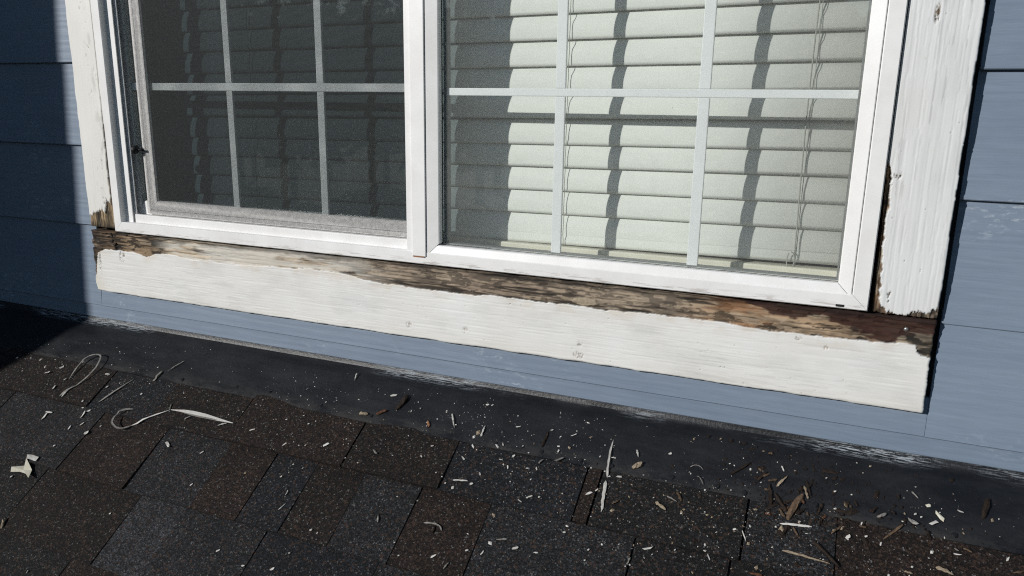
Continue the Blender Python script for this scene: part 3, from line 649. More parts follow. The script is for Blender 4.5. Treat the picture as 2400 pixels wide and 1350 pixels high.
# venetian blind
bl = empty('venetian_blind', (-.69, .12, .24)); tag(bl, 'closed dusty white slatted blind hanging behind the window glass', 'blind')
zs = [.2585, .2735, .3150, .3575, .3995, .4415, .4860, .5330, .5770, .6195, .6650]
while zs[-1] < 1.30: zs.append(zs[-1] + .0437)
def slat_mesh(kink):
    pts = []
    for i in range(9):
        a = i / 8; zz = .0460 * a; yy = .1150 + .0072 * a ** 1.6 - .0018 * math.sin(math.pi * a) + kink * (1 - a)
        pts.append((yy, zz))
    v = []; n = 5
    back = [(y + .0028, z + .0004) for y, z in pts[::-1]]; ring = pts + back
    xs = [-1.425 + 1.475 * i / n for i in range(n + 1)]
    rings = [[(x, y, z + .011 * (x + .5)) for y, z in ring] for x in xs]
    return rings
base = {}
for i, z in enumerate(zs):
    k = 1 if i == 6 else 0
    if k not in base:
        o = sweep('slat', slat_mesh(-.004 * k), M['slat'], bl, True, False); base[k] = o
        o.data.polygons.foreach_set('use_smooth', [len(p.vertices) == 4 for p in o.data.polygons])
    else:
        o = base[k].copy(); C.objects.link(o)
    o.location = (0, rng.uniform(-.0012, .0012), z + rng.uniform(-.0006, .0006)); o.rotation_euler = (rng.uniform(-.008, .008), rng.uniform(-.0012, .0012), 0)
for k in base: pass
box('bottom_rail', -1.425, .05, .1035, .135, .2350, .2575, M['cream'], bl, .003)
for x, dxs in ((-1.15, (0,)), (-.4425, (0,)), (-.0395, (0,))):
    for dx in dxs:
        pts = []
        for z in np.arange(.258, 1.33, .0109):
            f_ = ((z - .2735) / .0428) % 1
            pts.append((x + dx + .0006 * math.sin(z * 12), .1085 + (.004 if f_ > .15 else 0) * f_ + .003 * dx / .004 * f_, z))
        tube('ladder_cord', pts, .00065, M['cord'], bl, 5)
lc = [(-.0430 + .0022 * math.sin(z * 9), .1070 + .001 * math.sin(z * 60), z) for z in np.arange(.275, 1.33, .02)]
tube('lift_cord', lc, .0011, M['cord'], bl, 6)
tube('lift_cord', [(-.047 + .006 * math.sin(a), .107, .268 + .010 * math.cos(a) * 1.4) for a in np.linspace(0, math.pi * 1.8, 14)], .0010, M['cord'], bl, 6)

# ------------------------------------------------------------------ debris on the flashing and shingles
DEB = [
 ('l', 'g', 3.6, [(-1.4962, 0.1541), (-1.4989, 0.1299), (-1.4984, 0.1015), (-1.4807, 0.0868), (-1.4598, 0.083), (-1.4487, 0.0912), (-1.445, 0.1137), (-1.449, 0.1421), (-1.464, 0.1691)]),
 ('s', 'g', 5.9, [(-1.461, 0.1637), (-1.4725, 0.1779), (-1.4792, 0.1988)]),
 ('s', 'w', 3.5, [(-1.4708, 0.1776), (-1.472, 0.1991)]),
 ('s', 'g', 5.1, [(-1.3725, 0.1909), (-1.3332, 0.1189)]),
 ('s', 'g', 7.3, [(-1.2808, 0.1161), (-1.2754, 0.0883)]),
 ('s', 'g', 2.8, [(-1.2614, 0.0875), (-1.2377, 0.0541)]),
 ('l', 'g', 4.3, [(-1.2733, 0.1873), (-1.2939, 0.1959), (-1.3, 0.2138), (-1.2928, 0.2286), (-1.2747, 0.2383), (-1.2591, 0.235), (-1.2483, 0.2194)]),
 ('s', 'w', 4.8, [(-1.2515, 0.2227), (-1.2179, 0.1979), (-1.1846, 0.171)]),
 ('s', 'w', 8.9, [(-1.1831, 0.1707), (-1.1359, 0.1665), (-1.0224, 0.1696)]),
 ('s', 'g', 3.7, [(-1.1687, 0.1699), (-1.1072, 0.1735), (-1.0468, 0.1705)]),
 ('s', 'g', 2.6, [(-1.1852, 0.1733), (-1.1933, 0.1573)]),
 ('s', 'g', 2.1, [(-1.1358, 0.1853), (-1.1244, 0.1738)]),
 ('s', 'w', 3.5, [(-1.0524, 0.1821), (-1.0355, 0.1723)]),
 ('c', 'w', 7.4, [(-1.575, 0.1535), (-1.5603, 0.1432)]),
 ('c', 'w', 6.2, [(-1.5492, 0.133), (-1.5402, 0.1218)]),
 ('c', 'w', 4.7, [(-1.4192, 0.123), (-1.4002, 0.1195)]),
 ('c', 'w', 8.3, [(-1.5132, 0.1858), (-1.5159, 0.1743)]),
 ('c', 'w', 5.0, [(-1.3863, 0.2316), (-1.3889, 0.2153)]),
 ('c', 'w', 3.9, [(-1.3889, 0.2153), (-1.3783, 0.2091)]),
 ('c', 'w', 7.5, [(-1.4787, 0.2562), (-1.4816, 0.237)]),
 ('c', 'w', 6.4, [(-1.4897, 0.2358), (-1.4676, 0.2353)]),
 ('c', 'w', 4.4, [(-1.392, 0.2658), (-1.3933, 0.2513)]),
 ('c', 'w', 3.9, [(-1.3736, 0.2494), (-1.3676, 0.2388)]),
 ('c', 'w', 9.8, [(-1.3452, 0.264), (-1.3362, 0.2567)]),
 ('c', 'w', 7.1, [(-1.144, 0.2366), (-1.126, 0.248)]),
 ('c', 'w', 14.2, [(-1.4323, 0.3383), (-1.3991, 0.3387)]),
 ('c', 'w', 3.3, [(-1.0257, 0.3088), (-1.0223, 0.3029)]),
 ('c', 'w', 3.4, [(-0.9748, 0.1791), (-0.9637, 0.1717)]),
 ('c', 'w', 3.0, [(-0.8952, 0.4047), (-0.8867, 0.3978)]),
 ('c', 'w', 3.7, [(-0.8337, 0.4138), (-0.8246, 0.4114)]),
 ('c', 'w', 2.8, [(-1.231, 0.5318), (-1.2327, 0.5248)]),
 ('c', 'w', 1.9, [(-1.0528, 0.2444), (-1.0458, 0.2354)]),
 ('p', 'y', 5.4, [(-1.4456, 0.3747), (-1.4484, 0.3661), (-1.4273, 0.3552), (-1.4278, 0.3425), (-1.4001, 0.3593), (-1.3834, 0.378), (-1.4018, 0.3698), (-1.4254, 0.3691)]),
 ('c', 'w', 6.0, [(-1.3861, 0.1526), (-1.3812, 0.1486)]),
 ('c', 'w', 6.7, [(-1.5077, 0.158), (-1.5023, 0.1535)]),
 ('c', 'w', 5.5, [(-1.4123, 0.1985), (-1.4078, 0.1949)]),
 ('c', 'w', 4.8, [(-1.3236, 0.2401), (-1.3196, 0.2369)]),
 ('c', 'w', 6.1, [(-1.393, 0.305), (-1.388, 0.3009)]),
 ('c', 'w', 6.0, [(-1.4391, 0.3847), (-1.4343, 0.3808)]),
 ('c', 'w', 3.8, [(-1.1529, 0.3966), (-1.1496, 0.394)]),
 ('c', 'w', 5.7, [(-1.2862, 0.1518), (-1.2814, 0.1479)]),
 ('b', 't', 6.5, [(-1.3554, 0.4776), (-1.3645, 0.4593)]),
 ('s', 'w', 1.9, [(-0.8176, 0.0278), (-0.8223, 0.0094)]),
 ('c', 'w', 5.0, [(-0.7275, 0.046), (-0.7129, 0.041)]),
 ('b', 'k', 9.8, [(-0.7011, 0.0729), (-0.6905, 0.0402)]),
 ('b', 't', 7.3, [(-0.7711, 0.0947), (-0.7517, 0.0943)]),
 ('b', 'r', 6.3, [(-0.7363, 0.0891), (-0.7172, 0.0792)]),
 ('c', 'o', 3.9, [(-0.6296, 0.083), (-0.6215, 0.0948)]),
 ('s', 'w', 3.8, [(-0.5895, 0.0591), (-0.5733, 0.0866)]),
 ('s', 'w', 4.1, [(-0.518, 0.0935), (-0.5184, 0.0703)]),
 ('c', 'w', 3.6, [(-0.4875, 0.1007), (-0.4781, 0.109)]),
 ('c', 'w', 2.8, [(-0.4762, 0.0951), (-0.4712, 0.103)]),
 ('c', 'w', 2.0, [(-0.4631, 0.0615), (-0.4536, 0.0586)]),
 ('c', 'w', 3.2, [(-0.8865, 0.1958), (-0.8794, 0.1845)]),
 ('c', 'w', 6.2, [(-0.805, 0.179), (-0.7943, 0.1661)]),
 ('c', 'w', 2.5, [(-0.6018, 0.1314), (-0.5948, 0.129)]),
 ('c', 'w', 3.3, [(-0.6106, 0.153), (-0.6055, 0.1573)]),
 ('c', 'w', 3.6, [(-0.5382, 0.137), (-0.5302, 0.1428)]),
 ('c', 'w', 3.1, [(-0.4955, 0.159), (-0.4905, 0.1664)]),
 ('c', 'w', 2.7, [(-0.4719, 0.1289), (-0.4633, 0.1266)]),
 ('c', 'w', 3.5, [(-0.4506, 0.1198), (-0.4463, 0.1145)]),
 ('c', 'w', 2.7, [(-0.4494, 0.1434), (-0.4523, 0.1341)]),
 ('c', 'w', 2.6, [(-0.8234, 0.2826), (-0.8248, 0.2706)]),
 ('c', 'w', 2.6, [(-0.8211, 0.31), (-0.8136, 0.2941)]),
 ('c', 'w', 4.0, [(-0.5173, 0.3209), (-0.5072, 0.3117)]),
 ('c', 'w', 2.1, [(-0.4397, 0.2952), (-0.4374, 0.2865)]),
 ('c', 'w', 4.6, [(-0.397, 0.2737), (-0.385, 0.2677)]),
 ('c', 'w', 1.8, [(-0.4129, 0.1918), (-0.4035, 0.1964)]),
 ('c', 'w', 4.0, [(-0.7753, 0.4071), (-0.7691, 0.4005)]),
 ('s', 'w', 3.5, [(-0.5352, 0.1843), (-0.5087, 0.1799)]),
 ('c', 'g', 5.2, [(-0.706, 0.1611), (-0.6927, 0.1688)]),
 ('s', 'g', 3.5, [(-0.6321, 0.2861), (-0.638, 0.2721)]),
 ('l', 'g', 3.1, [(-0.5534, 0.2676), (-0.537, 0.2656), (-0.5237, 0.2662), (-0.5174, 0.2732)]),
 ('s', 'k', 3.0, [(-0.5299, 0.2814), (-0.5325, 0.2684)]),
 ('s', 'g', 1.8, [(-0.4876, 0.3322), (-0.4836, 0.3192)]),
 ('s', 'g', 1.4, [(-0.4248, 0.2647), (-0.4078, 0.2593)]),
 ('c', 'w', 3.7, [(-0.5749, 0.0813), (-0.5712, 0.0784)]),
 ('c', 'w', 3.6, [(-0.8414, 0.1845), (-0.838, 0.1818)]),
 ('c', 'w', 3.7, [(-0.8626, 0.1399), (-0.8591, 0.1371)]),
 ('c', 'w', 3.8, [(-0.8832, 0.1248), (-0.8797, 0.122)]),
 ('c', 'w', 5.6, [(-0.503, 0.1856), (-0.4974, 0.1813)]),
 ('c', 'w', 4.3, [(-0.8567, 0.2521), (-0.8527, 0.249)]),
 ('c', 'w', 4.6, [(-0.7436, 0.3296), (-0.7392, 0.3262)]),
 ('c', 'w', 3.6, [(-0.7286, 0.3308), (-0.7252, 0.3282)]),
 ('c', 'w', 3.0, [(-0.5884, 0.3122), (-0.5854, 0.3099)]),
 ('c', 'w', 3.3, [(-0.5705, 0.3313), (-0.5673, 0.3288)]),
 ('c', 'w', 4.6, [(-0.4656, 0.2956), (-0.4609, 0.292)]),
 ('c', 'w', 3.5, [(-0.4007, 0.1867), (-0.397, 0.1839)]),
 ('c', 'w', 3.2, [(-0.7609, 0.3733), (-0.7578, 0.371)]),
 ('c', 'w', 2.8, [(-0.656, 0.062), (-0.6532, 0.0599)]),
 ('l', 'w', 3.3, [(-0.2894, 0.0526), (-0.2891, 0.0699), (-0.2874, 0.0866), (-0.2851, 0.107), (-0.2822, 0.1208)]),
 ('s', 'w', 6.4, [(-0.2825, 0.127), (-0.275, 0.1823)]),
 ('s', 'w', 1.8, [(-0.2849, 0.0848), (-0.2761, 0.0841)]),
 ('s', 'w', 4.0, [(-0.247, 0.0615), (-0.2414, 0.0743)]),
 ('b', 't', 7.8, [(-0.2464, 0.095), (-0.2331, 0.085)]),
 ('b', 'k', 4.0, [(-0.0964, 0.0743), (-0.0686, 0.0461)]),
 ('b', 'k', 4.6, [(-0.055, 0.0746), (-0.0442, 0.0565)]),
 ('l', 'g', 1.4, [(-0.158, 0.0742), (-0.1518, 0.07), (-0.1431, 0.0701), (-0.1372, 0.0744)]),
 ('l', 'g', 1.7, [(-0.1452, 0.0874), (-0.1396, 0.0901), (-0.1327, 0.1003)]),
 ('c', 'w', 3.2, [(-0.2697, 0.1151), (-0.2582, 0.1141)]),
 ('c', 'w', 5.3, [(-0.3091, 0.1605), (-0.2962, 0.1511)]),
 ('c', 'w', 2.8, [(-0.2947, 0.1499), (-0.2905, 0.1449)]),
 ('c', 'w', 3.7, [(-0.4007, 0.1857), (-0.3904, 0.1796)]),
 ('c', 'w', 3.6, [(-0.2019, 0.2256), (-0.187, 0.2176)]),
 ('c', 'w', 4.6, [(-0.395, 0.272), (-0.3854, 0.2677)]),
 ('c', 'w', 2.4, [(-0.3607, 0.2699), (-0.3523, 0.2677)]),
 ('c', 'w', 3.1, [(-0.4009, 0.0571), (-0.3939, 0.0534)]),
 ('c', 'w', 1.5, [(-0.3635, 0.0609), (-0.3519, 0.0531)]),
 ('c', 'w', 2.7, [(-0.3756, 0.0954), (-0.374, 0.0876)]),
 ('c', 'w', 4.3, [(-0.4506, 0.1176), (-0.4458, 0.1139)]),
 ('c', 'w', 2.4, [(-0.4621, 0.0622), (-0.4531, 0.058)]),
 ('c', 'w', 2.8, [(-0.0658, 0.1625), (-0.0574, 0.1779)]),
 ('c', 'w', 3.1, [(-0.1154, 0.2057), (-0.1095, 0.2067)]),
 ('c', 'w', 2.5, [(-0.1088, 0.2072), (-0.1019, 0.2184)]),
 ('s', 'b', 4.5, [(-0.2632, 0.166), (-0.2531, 0.1566)]),
 ('s', 't', 5.8, [(-0.1982, 0.1459), (-0.18, 0.1556)]),
 ('s', 'g', 1.4, [(-0.1832, 0.1316), (-0.1666, 0.1373)]),
 ('s', 'b', 4.7, [(-0.1699, 0.1207), (-0.1601, 0.1357)]),
 ('s', 'g', 1.9, [(-0.2171, 0.2532), (-0.2151, 0.2406)]),
 ('s', 'g', 1.9, [(-0.4012, 0.1205), (-0.3945, 0.1104)]),
 ('c', 'g', 6.8, [(-0.376, 0.1127), (-0.3583, 0.1002)]),
 ('b', 'k', 3.9, [(-0.4031, 0.059), (-0.4049, 0.0908)]),  # dark piece standing in for the cast shadow of a chip
 ('b', 'r', 3.6, [(-0.0471, 0.2209), (-0.0307, 0.2199)]),
 ('c', 'w', 5.1, [(-0.1959, 0.0594), (-0.1903, 0.0552)]),
 ('c', 'w', 2.7, [(-0.1008, 0.0561), (-0.0978, 0.0538)]),
 ('c', 'w', 3.4, [(-0.2811, 0.1195), (-0.2774, 0.1167)]),
 ('c', 'w', 2.7, [(-0.2039, 0.1403), (-0.2009, 0.1381)]),
 ('c', 'w', 2.9, [(-0.3466, 0.1661), (-0.3436, 0.1638)]),
 ('c', 'w', 3.9, [(-0.3258, 0.2279), (-0.3216, 0.2248)]),
 ('c', 'w', 2.6, [(-0.1578, 0.1566), (-0.1549, 0.1544)]),
 ('c', 'w', 5.0, [(-0.0797, 0.1648), (-0.0739, 0.1606)]),
 ('c', 'w', 2.8, [(-0.1566, 0.2142), (-0.1534, 0.2118)]),
 ('c', 'w', 3.2, [(-0.2809, 0.2458), (-0.2775, 0.2432)]),
 ('c', 'w', 2.7, [(-0.2817, 0.2629), (-0.2788, 0.2607)]),
 ('c', 'w', 2.8, [(-0.4393, 0.0969), (-0.4364, 0.0946)]),
 ('s', 't', 4.5, [(-0.0271, 0.0789), (-0.0134, 0.0573)]),
 ('s', 'w', 2.6, [(-0.0237, 0.042), (-0.0189, 0.0508)]),
 ('b', 'k', 5.8, [(-0.037, 0.0763), (-0.0314, 0.1107)]),
 ('b', 'k', 5.7, [(-0.0273, 0.0911), (-0.0089, 0.1163)]),
 ('b', 'b', 10.5, [(-0.0053, 0.128), (0.0008, 0.1049), (0.0113, 0.0839)]),
 ('s', 't', 4.7, [(0.0115, 0.0688), (0.0189, 0.0895)]),
 ('b', 'k', 3.2, [(0.0144, 0.0587), (0.0214, 0.0834)]),
 ('s', 'w', 4.3, [(-0.0159, 0.1378), (0.0276, 0.1324)]),
 ('b', 'k', 4.9, [(-0.0109, 0.1566), (-0.0025, 0.1345)]),
 ('s', 't', 4.5, [(-0.0085, 0.1793), (0.0548, 0.183)]),
 ('b', 'k', 5.4, [(0.0293, 0.1527), (0.0663, 0.1833)]),
 ('c', 'w', 5.6, [(0.0738, 0.1399), (0.079, 0.13)]),
 ('b', 'b', 3.7, [(0.1212, 0.127), (0.1451, 0.1)]),
 ('c', 'g', 6.4, [(0.1506, 0.09), (0.1646, 0.0952)]),
 ('c', 'w', 6.3, [(0.1785, 0.0911), (0.189, 0.0851)]),
 ('c', 'y', 7.3, [(0.1986, 0.0841), (0.1828, 0.0648)]),
 ('c', 'y', 5.8, [(0.1744, 0.0651), (0.1806, 0.0601)]),
 ('c', 'w', 3.1, [(0.2133, 0.061), (0.2228, 0.0632)]),
 ('s', 'g', 1.8, [(0.156, 0.0451), (0.1646, 0.0539)]),
 ('b', 'k', 8.3, [(0.2448, 0.0661), (0.2518, 0.0354)]),
 ('c', 'g', 5.0, [(0.2092, 0.1181), (0.2144, 0.122)]),
 ('c', 'w', 2.2, [(0.2076, 0.1269), (0.2182, 0.1265)]),
 ('s', 't', 6.6, [(0.186, 0.1523), (0.2069, 0.1578)]),
 ('s', 't', 3.3, [(0.1473, 0.1686), (0.1581, 0.169)]),
 ('c', 'w', 2.4, [(0.2694, 0.1229), (0.2734, 0.1149)]),
 ('s', 'b', 1.8, [(0.2752, 0.1375), (0.2891, 0.1317)]),
 ('b', 'k', 5.1, [(0.1757, 0.101), (0.1802, 0.1132)]),
 ('s', 'b', 1.8, [(0.0533, 0.1382), (0.0668, 0.1192)]),
 ('s', 'b', 1.6, [(0.2198, 0.1154), (0.2302, 0.1192)]),
 ('c', 'w', 2.3, [(0.1178, 0.1389), (0.119, 0.1319)]),
 ('b', 'g', 4.1, [(0.1123, 0.0959), (0.1236, 0.0879)]),
 ('b', 'k', 3.6, [(0.055, 0.0973), (0.0744, 0.098)]),
 ('b', 'b', 2.6, [(-0.0526, 0.0682), (-0.039, 0.0593)]),
 ('c', 'w', 3.5, [(0.1588, 0.0811), (0.1631, 0.078)]),
 ('c', 'w', 2.3, [(0.1668, 0.0837), (0.1696, 0.0816)]),
 ('c', 'w', 3.5, [(0.097, 0.13), (0.1012, 0.1269)]),
 ('c', 'w', 3.5, [(0.0526, 0.0697), (0.0567, 0.0666)]),
 ('c', 'w', 2.3, [(0.0397, 0.0497), (0.0424, 0.0477)]),
 ('c', 'w', 2.5, [(-0.0359, 0.1264), (-0.033, 0.1243)]),
 ('c', 'w', 2.2, [(0.076, 0.0693), (0.0786, 0.0674)]),
 ('c', 'w', 3.4, [(0.0545, 0.0977), (0.0585, 0.0947)]),
 ('b', 'b', 3.9, [(-0.0274, 0.0663), (-0.0398, 0.0721)]),
 ('b', 'k', 4.1, [(0.0395, 0.0911), (0.0344, 0.1072)]),
 ('b', 'r', 2.8, [(-0.0377, 0.1256), (-0.0295, 0.1267)]),
 ('b', 'k', 2.5, [(0.0155, 0.1052), (0.0065, 0.1183)]),
 ('b', 'k', 4.0, [(0.0296, 0.118), (0.035, 0.1167)]),
 ('b', 'k', 2.9, [(0.0078, 0.0375), (0.0134, 0.0401)]),
 ('b', 'b', 3.8, [(-0.0371, 0.0852), (-0.0433, 0.0881)]),
 ('b', 'k', 2.3, [(-0.0049, 0.1133), (0.0007, 0.1151)]),
 ('b', 'k', 2.3, [(0.021, 0.0625), (0.0155, 0.0741)]),
 ('b', 'k', 3.8, [(0.016, 0.0675), (0.0172, 0.0765)]),
 ('b', 'b', 3.0, [(0.0029, 0.1382), (0.0101, 0.151)]),
 ('b', 'k', 2.3, [(0.0041, 0.0755), (0.0144, 0.0734)]),
 ('b', 'b', 4.2, [(-0.056, 0.0535), (-0.0512, 0.0574)]),
 ('b', 'r', 2.4, [(-0.006, 0.107), (-0.0126, 0.1161)]),
 ('b', 'k', 4.4, [(0.0069, 0.0701), (0.0092, 0.0784)]),
 ('b', 'b', 4.2, [(-0.019, 0.1134), (-0.0109, 0.1259)]),
 ('b', 'r', 3.5, [(0.0456, 0.1092), (0.0402, 0.1157)]),
 ('b', 'b', 4.6, [(-0.0447, 0.0231), (-0.0383, 0.0229)]),
 ('b', 'r', 2.7, [(0.0075, 0.0866), (0.0142, 0.0978)]),
 ('b', 'k', 3.3, [(-0.0109, 0.099), (0.0029, 0.0975)]),
 ('b', 'k', 3.8, [(0.0408, 0.1118), (0.0365, 0.1279)]),
 ('b', 'b', 2.5, [(0.0191, 0.1102), (0.0207, 0.1154)]),
 ('b', 'k', 2.9, [(0.1393, 0.0525), (0.1396, 0.0604)]),
 ('b', 'b', 3.0, [(0.0898, 0.1133), (0.0985, 0.1149)]),
 ('b', 'k', 1.9, [(0.1311, 0.0811), (0.1344, 0.0874)]),
 ('b', 'k', 3.0, [(0.0616, 0.1039), (0.0684, 0.1039)]),
 ('b', 'k', 2.9, [(0.0819, 0.0769), (0.0858, 0.0854)]),
 ('b', 'k', 3.2, [(0.1108, 0.0803), (0.105, 0.091)]),
 ('b', 'b', 2.2, [(0.077, 0.0853), (0.0767, 0.0897)]),
 ('b', 'k', 2.3, [(0.0967, 0.1059), (0.0936, 0.1135)]),
 ('b', 'b', 3.1, [(0.0682, 0.0815), (0.0728, 0.0901)]),
 ('b', 'k', 3.3, [(0.0719, 0.1066), (0.0771, 0.1083)]),
]
UPN = Vector((0, -SN, CS)); SD = Vector((0, -CS, -SN))
def ribbon(name, pts, w, th, mat, arch=0.0, rag=0.2, taper=(.35, .3), sub=7, roll=0.0, lift=0.0):
    """a thin chip, splinter or strip following pts = [(x, s)...] on the roof"""
    P = [Vector((x, s, 0)) for x, s in pts]
    dense = []
    for i in range(len(P) - 1):
        k = sub if len(P) == 2 else 3
        for j in range(k): dense.append(P[i].lerp(P[i + 1], j / k))
    dense.append(P[-1])
    if len(P) > 2:
        for _ in range(2): dense = [dense[0]] + [(dense[i - 1] + dense[i] * 2 + dense[i + 1]) / 4 for i in range(1, len(dense) - 1)] + [dense[-1]]
    n = len(dense); rings = []; org = RP(dense[n // 2].x, dense[n // 2].y, surf(dense[n // 2].x, dense[n // 2].y))
    for i, p in enumerate(dense):
        a = i / (n - 1); tdir = (dense[min(i + 1, n - 1)] - dense[max(i - 1, 0)]).normalized(); nr = Vector((-tdir.y, tdir.x, 0))
        e0 = min(1, a / max(taper[0], 1e-3)); e1 = min(1, (1 - a) / max(taper[1], 1e-3))
        ww = w * .5 * max(.16, math.sqrt(max(0, e0)) * math.sqrt(max(0, e1))) if taper[0] else w * .5
        l = ww * (1 + rng.uniform(-rag, rag)); r = ww * (1 + rng.uniform(-rag, rag))
        h0 = surf(p.x, p.y) + .0008 + arch * math.sin(math.pi * a) + lift * a
        A = p + nr * l; B = p - nr * r
        up = roll * ww
        rings.append([RP(A.x, A.y, h0 + up) - org, RP(p.x, p.y, h0 + th * .5) - org, RP(B.x, B.y, h0 + up * .4) - org, RP(B.x, B.y, h0 + th + up * .4) - org, RP(p.x, p.y, h0 + th * 1.6) - org, RP(A.x, A.y, h0 + th + up) - org])
    o = sweep(name, rings, mat, None); o.location = org; return o
def shard(name, pts, w, th, mat):
    (xa, sa), (xb, sb) = pts[0], pts[-1]; cx, cs = (xa + xb) / 2, (sa + sb) / 2; L = max(math.dist(pts[0], pts[-1]) / 2, .0016)
    a = math.atan2(sb - sa, xb - xa); n = rng.choice((5, 6, 7, 8)); org = RP(cx, cs, surf(cx, cs)); lo = []; curl = rng.uniform(-.6, .9); tilt = rng.uniform(0, .45)
    ph = rng.random() * 6.28
    for i in range(n):
        q = ph + 6.283 * i / n + rng.uniform(-.3, .3); r = rng.uniform(.55, 1.12)
        u, v_ = L * math.copysign(abs(math.cos(q)) ** .7, math.cos(q)) * r, w * .5 * math.copysign(abs(math.sin(q)) ** .7, math.sin(q)) * r
        h = .0008 + tilt * (v_ + w * .5) + max(0, curl) * u * u / L * .45
        lo.append((cx + u * math.cos(a) - v_ * math.sin(a), cs + u * math.sin(a) + v_ * math.cos(a), h))
    v = [RP(x, s, surf(cx, cs) + h) - org for x, s, h in lo]; v += [p + UPN * th for p in v]
    hc = .0008 + tilt * w * .5 + rng.uniform(0, .0009)
    v += [RP(cx, cs, surf(cx, cs) + hc) - org, RP(cx, cs, surf(cx, cs) + hc + th) - org]
    f = [(i, (i + 1) % n, n + (i + 1) % n, n + i) for i in range(n)] + [(2 * n, (i + 1) % n, i) for i in range(n)] + [(2 * n + 1, n + i, n + (i + 1) % n) for i in range(n)]
    o = pydata(name, v, f, mat); o.location = org; return o
def chunk(name, pts, w, mat):
    P = [Vector((x, s_, 0)) for x, s_ in pts]; n = 6; rings = []; mid = P[len(P) // 2]; org = RP(mid.x, mid.y, surf(mid.x, mid.y)); tiltv = rng.uniform(.05, .22)
    for i in range(n):
        a = i / (n - 1); k = min(int(a * (len(P) - 1)), len(P) - 2); p = P[k].lerp(P[k + 1], a * (len(P) - 1) - k); d = (P[k + 1] - P[k]).normalized(); nr = Vector((-d.y, d.x, 0))
        ring = []; e = .55 if i in (0, n - 1) else 1.0
        for (u, h) in ((-.5, 0), (.1, -.05), (.5, .05), (.42, .42), (.05, .55), (-.4, .38)):
            uu = u * w * e * rng.uniform(.6, 1.2); hh = max(0, h) * w * e * rng.uniform(.5, 1.15); q = p + nr * uu + d * rng.uniform(-.12, .12) * w
            ring.append(RP(q.x, q.y, surf(p.x, p.y) + .0006 + hh + a * tiltv * w * 2) - org)
        rings.append(ring)
    o = sweep(name, rings, mat); o.location = org; return o
def polychip(name, pts, th, mat):
    cx = sum(p[0] for p in pts) / len(pts); cs = sum(p[1] for p in pts) / len(pts); org = RP(cx, cs, surf(cx, cs)); n = len(pts)
    v = [RP(x, s, surf(x, s) + .001 + .25 * abs(x - cx) * (1 if i % 2 else .4)) - org for i, (x, s) in enumerate(pts)]
    v += [p + UPN * th for p in v]; v += [RP(cx, cs, surf(cx, cs) + .003) - org, RP(cx, cs, surf(cx, cs) + .003 + th) - org]
    f = [(i, (i + 1) % n, n + (i + 1) % n, n + i) for i in range(n)] + [(2 * n, (i + 1) % n, i) for i in range(n)] + [(2 * n + 1, n + i, n + (i + 1) % n) for i in range(n)]
    o = pydata(name, v, f, mat); o.location = org; return o
TONE = {'w': 'white', 'y': 'cream', 'g': 'grey', 't': 'tan', 'b': 'brown', 'r': 'reddish', 'k': 'blackened', 'o': 'orange'}
items = []
for kind, tone, w, pts in DEB:
    w = w / 1000; ln = math.dist(pts[0], pts[-1]); th = .0007
    if kind == 'p': o = polychip('paint_flake', pts, .0008, M[tone]); look = 'large flat %s paint flake'
    elif kind == 'c':
        if tone == 'o': o = ribbon('wood_chip', pts, w, .0012, M[tone], .001, .2, (.2, .2)); look = 'small %s wood chip'
        else: o = shard('paint_chip', pts, max(w, .0026), th, M[tone]); look = ('%s paint chip' if w * ln > 4e-5 else 'small %s paint chip')
    elif kind == 'l': o = ribbon('paint_strip', pts, w * .85, .0004, M[tone], .010 if len(pts) > 6 else .003, .38, (.06, .04), 3, .5); look = 'curled %s paint strip'
    elif kind == 's': o = ribbon('wood_splinter', pts, max(w * .72, .0022), .0010, M[tone], rng.uniform(.0006, .002), .42, rng.choice(((.08, .55), (.5, .06), (.12, .2))), 9, .25); look = 'thin %s wood splinter' if w < .007 else 'broad %s wood splinter'
    else: o = chunk('rotten_wood_chunk', pts, max(w, .0035), M[tone]); look = '%s rotten wood piece'
    ms = (pts[0][1] + pts[-1][1]) / 2; mx = (pts[0][0] + pts[-1][0]) / 2
    place = 'black flashing' if ms < .107 else 'dark shingles'
    zone = 'below the screened sash' if mx < -.72 else ('left of the long stick' if mx < -.29 else ('right of the long stick' if mx < -.04 else 'below the right corner'))
    items.append((o, look % TONE[tone], place, zone, mx, kind))
ORD = ['leftmost', 'second', 'third', 'fourth', 'fifth', 'sixth', 'seventh', 'eighth', 'ninth', 'tenth', 'eleventh', 'twelfth', 'thirteenth', 'fourteenth', 'fifteenth', 'sixteenth', 'seventeenth', 'eighteenth', 'nineteenth', 'twentieth', 'twenty-first', 'twenty-second', 'twenty-third', 'twenty-fourth', 'twenty-fifth', 'twenty-sixth', 'twenty-seventh', 'twenty-eighth', 'twenty-ninth', 'thirtieth']
bk = {}
for it in items: bk.setdefault(it[1:4], []).append(it)
CAT = {'p': 'paint flake', 'c': 'paint chip', 'l': 'paint strip', 's': 'wood splinter', 'b': 'wood piece'}
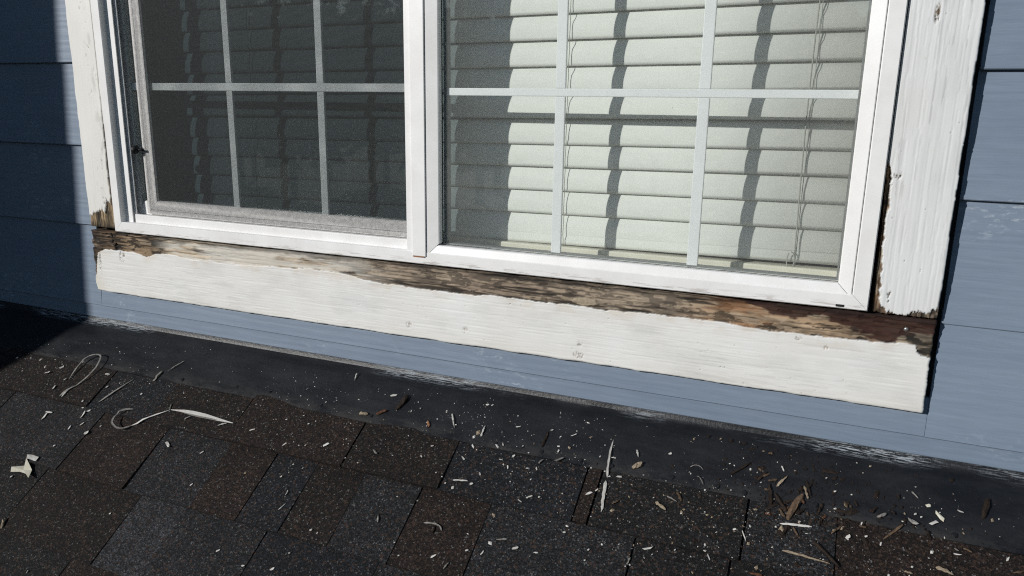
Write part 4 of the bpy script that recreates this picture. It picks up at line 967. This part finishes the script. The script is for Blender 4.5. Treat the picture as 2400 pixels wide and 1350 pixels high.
GRP = {'p': None, 'c': 'paint chips scattered below the window', 'l': 'curled paint strips below the window', 's': 'wood splinters scattered below the window', 'b': 'rotten wood pieces below the window'}
for (look, place, zone), L in bk.items():
    L.sort(key=lambda q: q[4])
    for i, it in enumerate(L):
        lab = '%s on the %s %s' % (look, place, zone) if len(L) == 1 else ('%s on the %s %s, %s' + ('' if i == 0 else ' from left')) % (look, place, zone, ORD[min(i, 29)])
        tag(it[0], lab, CAT[it[5]], GRP[it[5]])

# countless crumbs of paint and wood
def crumbs(name, n, mat, lab, seed, size, xd):
    r = random.Random(seed); v = []; f = []
    while n > 0:
        x = xd(r); s = abs(r.gauss(.11, .075)) + .012
        if r.random() > float(sstep(.38, .62, fbm(x * 9, s * 14, seed + 300))) + .06: continue
        if s > .62 or x < -1.9 or x > .6: continue
        a = r.random() * 6.28; l = size * math.exp(r.gauss(-.35, .75)); w = l * r.uniform(.3, .8); h = surf(x, s); b = len(v)
        c, d = math.cos(a), math.sin(a); tl = r.uniform(-.3, .3)
        for (p, q) in ((-l, -w * .6), (l * .4, -w), (l, w * .3), (-l * .3, w)):
            v.append(RP(x + p * c - q * d, s + p * d + q * c, h + .0004 + abs(p) * tl * .5 + .0003))
        v.append(RP(x, s, h + .0009 + w * .35)); f += [(b, b + 1, b + 4), (b + 1, b + 2, b + 4), (b + 2, b + 3, b + 4), (b + 3, b, b + 4), (b + 3, b + 2, b + 1, b)]; n -= 1
    o = pydata(name, v, f, mat); tag(o, lab, 'crumbs', kind='stuff')
crumbs('paint_crumbs', 1500, M['w'], 'tiny white paint crumbs strewn over shingles and flashing', 3, .00062, lambda r: r.uniform(-1.7, .35))
crumbs('paint_crumbs', 520, M['w'], 'tiny white paint crumbs gathered below the blind', 4, .0008, lambda r: r.gauss(-.25, .28))
crumbs('wood_crumbs', 1100, M['k'], 'tiny dark wood crumbs gathered below the rotten corner', 5, .0015, lambda r: r.gauss(.03, .11))
crumbs('wood_crumbs', 420, M['t'], 'tiny tan wood crumbs strewn below the right sash', 6, .0011, lambda r: r.gauss(-.05, .3))
